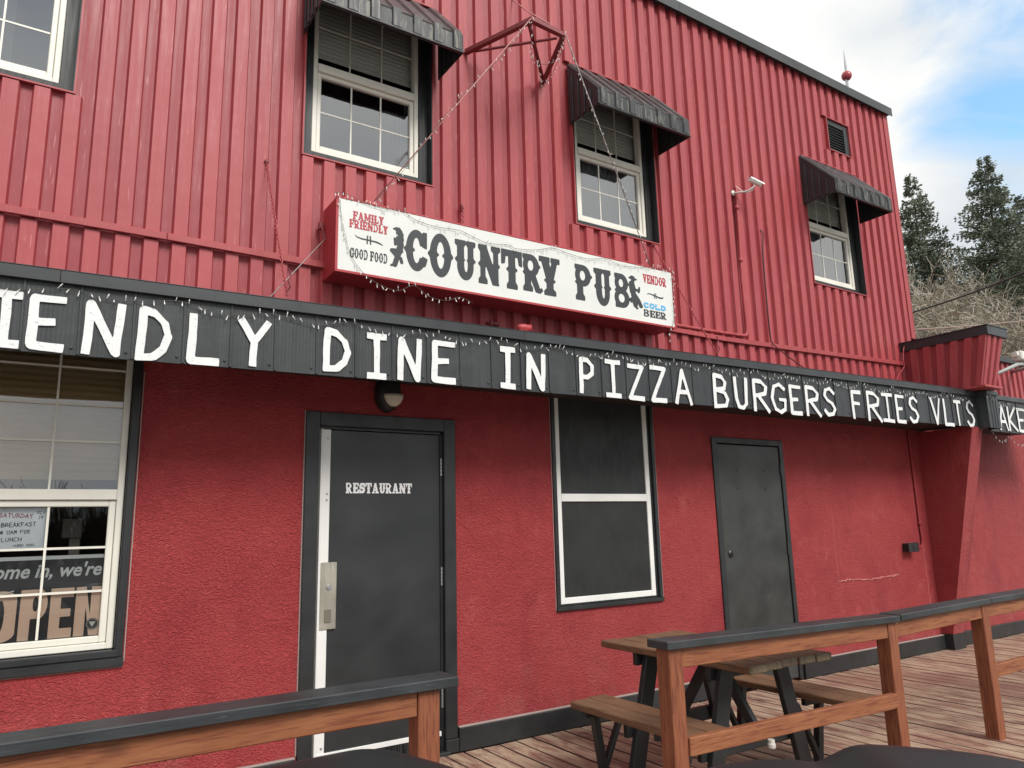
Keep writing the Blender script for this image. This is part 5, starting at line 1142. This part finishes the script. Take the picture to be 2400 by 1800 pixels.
spruce(2137, 442, 27, 3.5, 'slender green spruce rising just beside the building corner', 21, NEEDLE)
spruce(2308, 398, 26, 4.1, 'tallest bushy green spruce with twin tips behind the parapet', 22, NEEDLE)
spruce(2395, 486, 29, 3.9, 'darker spruce at the right edge of the view', 23, NEEDLE2)
def bare(px, py, dist, spread, label, seed, n0=16):
    top = ray(px, py, dist); rs = np.random.RandomState(seed); base = Vector((top.x, top.y, -.36)); H = top.z+.36
    t = thing('bare_shrub', label, 'bare tree', base, 'leafless shrubs behind the pub')
    main = MB(); tw = MB()
    def grow(p, d, ln, r, lv):
        m = 4; pts = [p]; rr = [r]; q = p.copy(); dd = d.copy()
        for i in range(m):
            dd = dd+rs.normal(0, .14 if lv < 2 else .22, 3)+np.array([0, 0, .05 if lv < 2 else -.01]); dd /= np.linalg.norm(dd); q = q+dd*ln/m; pts.append(q.copy()); rr.append(r*(1-.55*(i+1)/m))
            if lv < 4:
                for _ in range(2 if lv > 0 else 1 + (rs.rand() < .6)):
                    if rs.rand() < (.88 if lv < 3 else .85):
                        a = rs.normal(0, 1, 3); a -= dd*(a@dd); a /= np.linalg.norm(a); nd = dd*.72+a*.75; nd /= np.linalg.norm(nd); grow(q.copy(), nd, ln*rs.uniform(.42, .66), max(rr[-1]*.6, .008), lv+1)
        (main if lv < 2 else tw).tube([tuple(p_) for p_ in pts], [max(x_, .0055) for x_ in rr], 5 if lv < 2 else 3, False)
    for i in range(n0):
        az = rs.uniform(0, 6.283); sp_ = rs.uniform(.05, spread)
        d = np.array([math.cos(az)*sp_, math.sin(az)*sp_, 1.0]); d /= np.linalg.norm(d); grow(np.array([base.x+rs.normal(0, .25), base.y+rs.normal(0, .25), -.36]), d, H*rs.uniform(.42, .54), .05, 0)
    main.build('stem', TWIG, t, False, False); tw.build('twig', TWIG, t, False, False)['kind'] = 'stuff'
bare(2150, 610, 21, .36, 'pale leafless shrub against the building corner behind wires', 31)
bare(2235, 640, 20, .42, 'tan leafless shrub in the middle below the spruces', 32)
bare(2330, 640, 20.5, .42, 'leafless shrub under the tallest spruce behind the parapet', 33)
bare(2410, 690, 20, .42, 'leafless shrub at the right edge of the view', 34)
def span(p, q, sag, n=14): p, q = Vector(p), Vector(q); return [p+(q-p)*(i/n)+Vector((0, 0, -sag*4*(i/n)*(1-i/n))) for i in range(n+1)]
wire('power_line', span(ray(2050, 755, 16), ray(2600, 548, 13), .12), .016, WIREB, 'thick black power line rising across the bare shrubs', 'power line')
wire('power_line', span(ray(2060, 776, 15), ray(2600, 728, 14), .05), .009, mat('pale_wire', (.55, .50, .42), .6), 'thin pale wire just above the corner parapet', 'power line')

# ================================================================== PICKUP TRUCK NOSE (seen over from the driver's seat)
tk = thing('pickup_truck', 'black pickup truck nose with rounded fender ridges parked at the railing', 'truck', (0, 0, 0))
th = math.radians(33.0); fwd = Vector((math.sin(th), math.cos(th), 0)); lat = Vector((math.cos(th), -math.sin(th), 0))
def TP(u_, v_, z): p = EYE+lat*u_+fwd*v_; return Vector((p.x, p.y, z))
UC = .30; HW = .93
PU = [-.64, -.56, -.485, -.42, -.316, -.259, -.211, -.146, -.05, .1, .3, .386, .459, .532, .575, .622, .647, .68, .752, .864, .951, 1.1, 1.17, 1.24]
PZ = [.90, 1.0, 1.03, 1.040, 1.054, 1.051, 1.038, 1.020, .985, .965, .985, 1.008, 1.016, 1.015, 1.006, 1.028, 1.037, 1.039, 1.033, 1.021, 1.008, .975, .93, .84]
UU = np.linspace(UC-HW, UC+HW, 221); ZZ = np.interp(UU, PU, PZ); kern = np.hanning(9); kern /= kern.sum(); ZZ = np.convolve(np.pad(ZZ, 4, 'edge'), kern, 'valid')
mb = MB(); nu, nv = 220, 26; vs = []
for j in range(nv+1):
    v_ = .70+(1.70-.70)*j/nv; q = max(0, (v_-1.50)/.20)
    for i in range(nu+1):
        u_ = UU[i]; vs.append(TP(u_, v_-.25*max(0, abs(u_-UC)-.55)**1.6, ZZ[i]-.004*(1.5-v_)-.16*q**2.2))
mb.add(vs, [(j*(nu+1)+i, j*(nu+1)+i+1, (j+1)*(nu+1)+i+1, (j+1)*(nu+1)+i) for j in range(nv) for i in range(nu)]); mb.build('hood', TRUCKPAINT, tk, True, False)
rot = Matrix((lat, fwd, Vector((0, 0, 1)))).transposed()
def tb(mb, u_, v_, z, hu, hv, hz, ch=.02): mb.obox(TP(u_, v_, z), (hu, hv, hz), rot, ch)
mb = MB(); tb(mb, UC-HW+.05, 1.12, .55, .05, .48, .28, .04); tb(mb, UC+HW-.05, 1.12, .55, .05, .48, .28, .04); mb.build('fender', TRUCKPAINT, tk)
mb = MB(); tb(mb, UC, 1.62, .62, .50, .05, .19, .03); mb.build('grille', RUBBER, tk)
for s_ in (-1, 1):
    mb = MB(); tb(mb, UC+s_*.66, 1.56, .66, .13, .06, .10, .03); mb.build('headlight', CREAM, tk)
    mb = MB(); c = TP(UC+s_*.76, 1.02, .03); u_ = lat; vs = []; n = 24
    pr = [(.0, -.11), (.36, -.11), (.38, -.08), (.38, .08), (.36, .11), (.0, .11)]
    for r_, h_ in pr:
        for k_ in range(n): a_ = 2*math.pi*k_/n; vs.append(c+lat*h_+fwd*(max(r_, .001)*math.cos(a_))+Vector((0, 0, max(r_, .001)*math.sin(a_))))
    mb.add(vs, [(i*n+k_, i*n+(k_+1) % n, (i+1)*n+(k_+1) % n, (i+1)*n+k_) for i in range(5) for k_ in range(n)]); mb.build('wheel', RUBBER, tk)
mb = MB(); tb(mb, UC, 1.70, .28, .88, .07, .11, .03); mb.build('bumper', GALV, tk)
mb = MB(); tb(mb, UC, 1.25, .35, .78, .50, .14, .02); mb.build('chassis', RUBBER, tk)

# ================================================================== TREE LINE ACROSS THE ROAD (its reflection shows in the panes)
mb = MB(); rs = np.random.RandomState(77)
for i in range(520):
    x = rs.uniform(-70, 90); y = -46+rs.uniform(-5, 5); h_ = rs.uniform(2.2, 5.2); b_ = Vector((x, y, -.36))
    for k_ in range(16):
        a = rs.uniform(0, 6.28); t_ = b_+Vector((math.cos(a)*h_*.28, math.sin(a)*h_*.28, h_*rs.uniform(.6, 1.05))); m_ = (b_+t_)/2+Vector((rs.normal(0, .25), rs.normal(0, .25), .2))
        mb.tube([b_, m_, t_], [.06, .05, .02], 3, False)
tl = mb.build('tree_line', m_leaf('distant_bare_trees', (0.10, 0.085, 0.065), (0.17, 0.145, 0.11)), None, False, False); tl['kind'] = 'stuff'
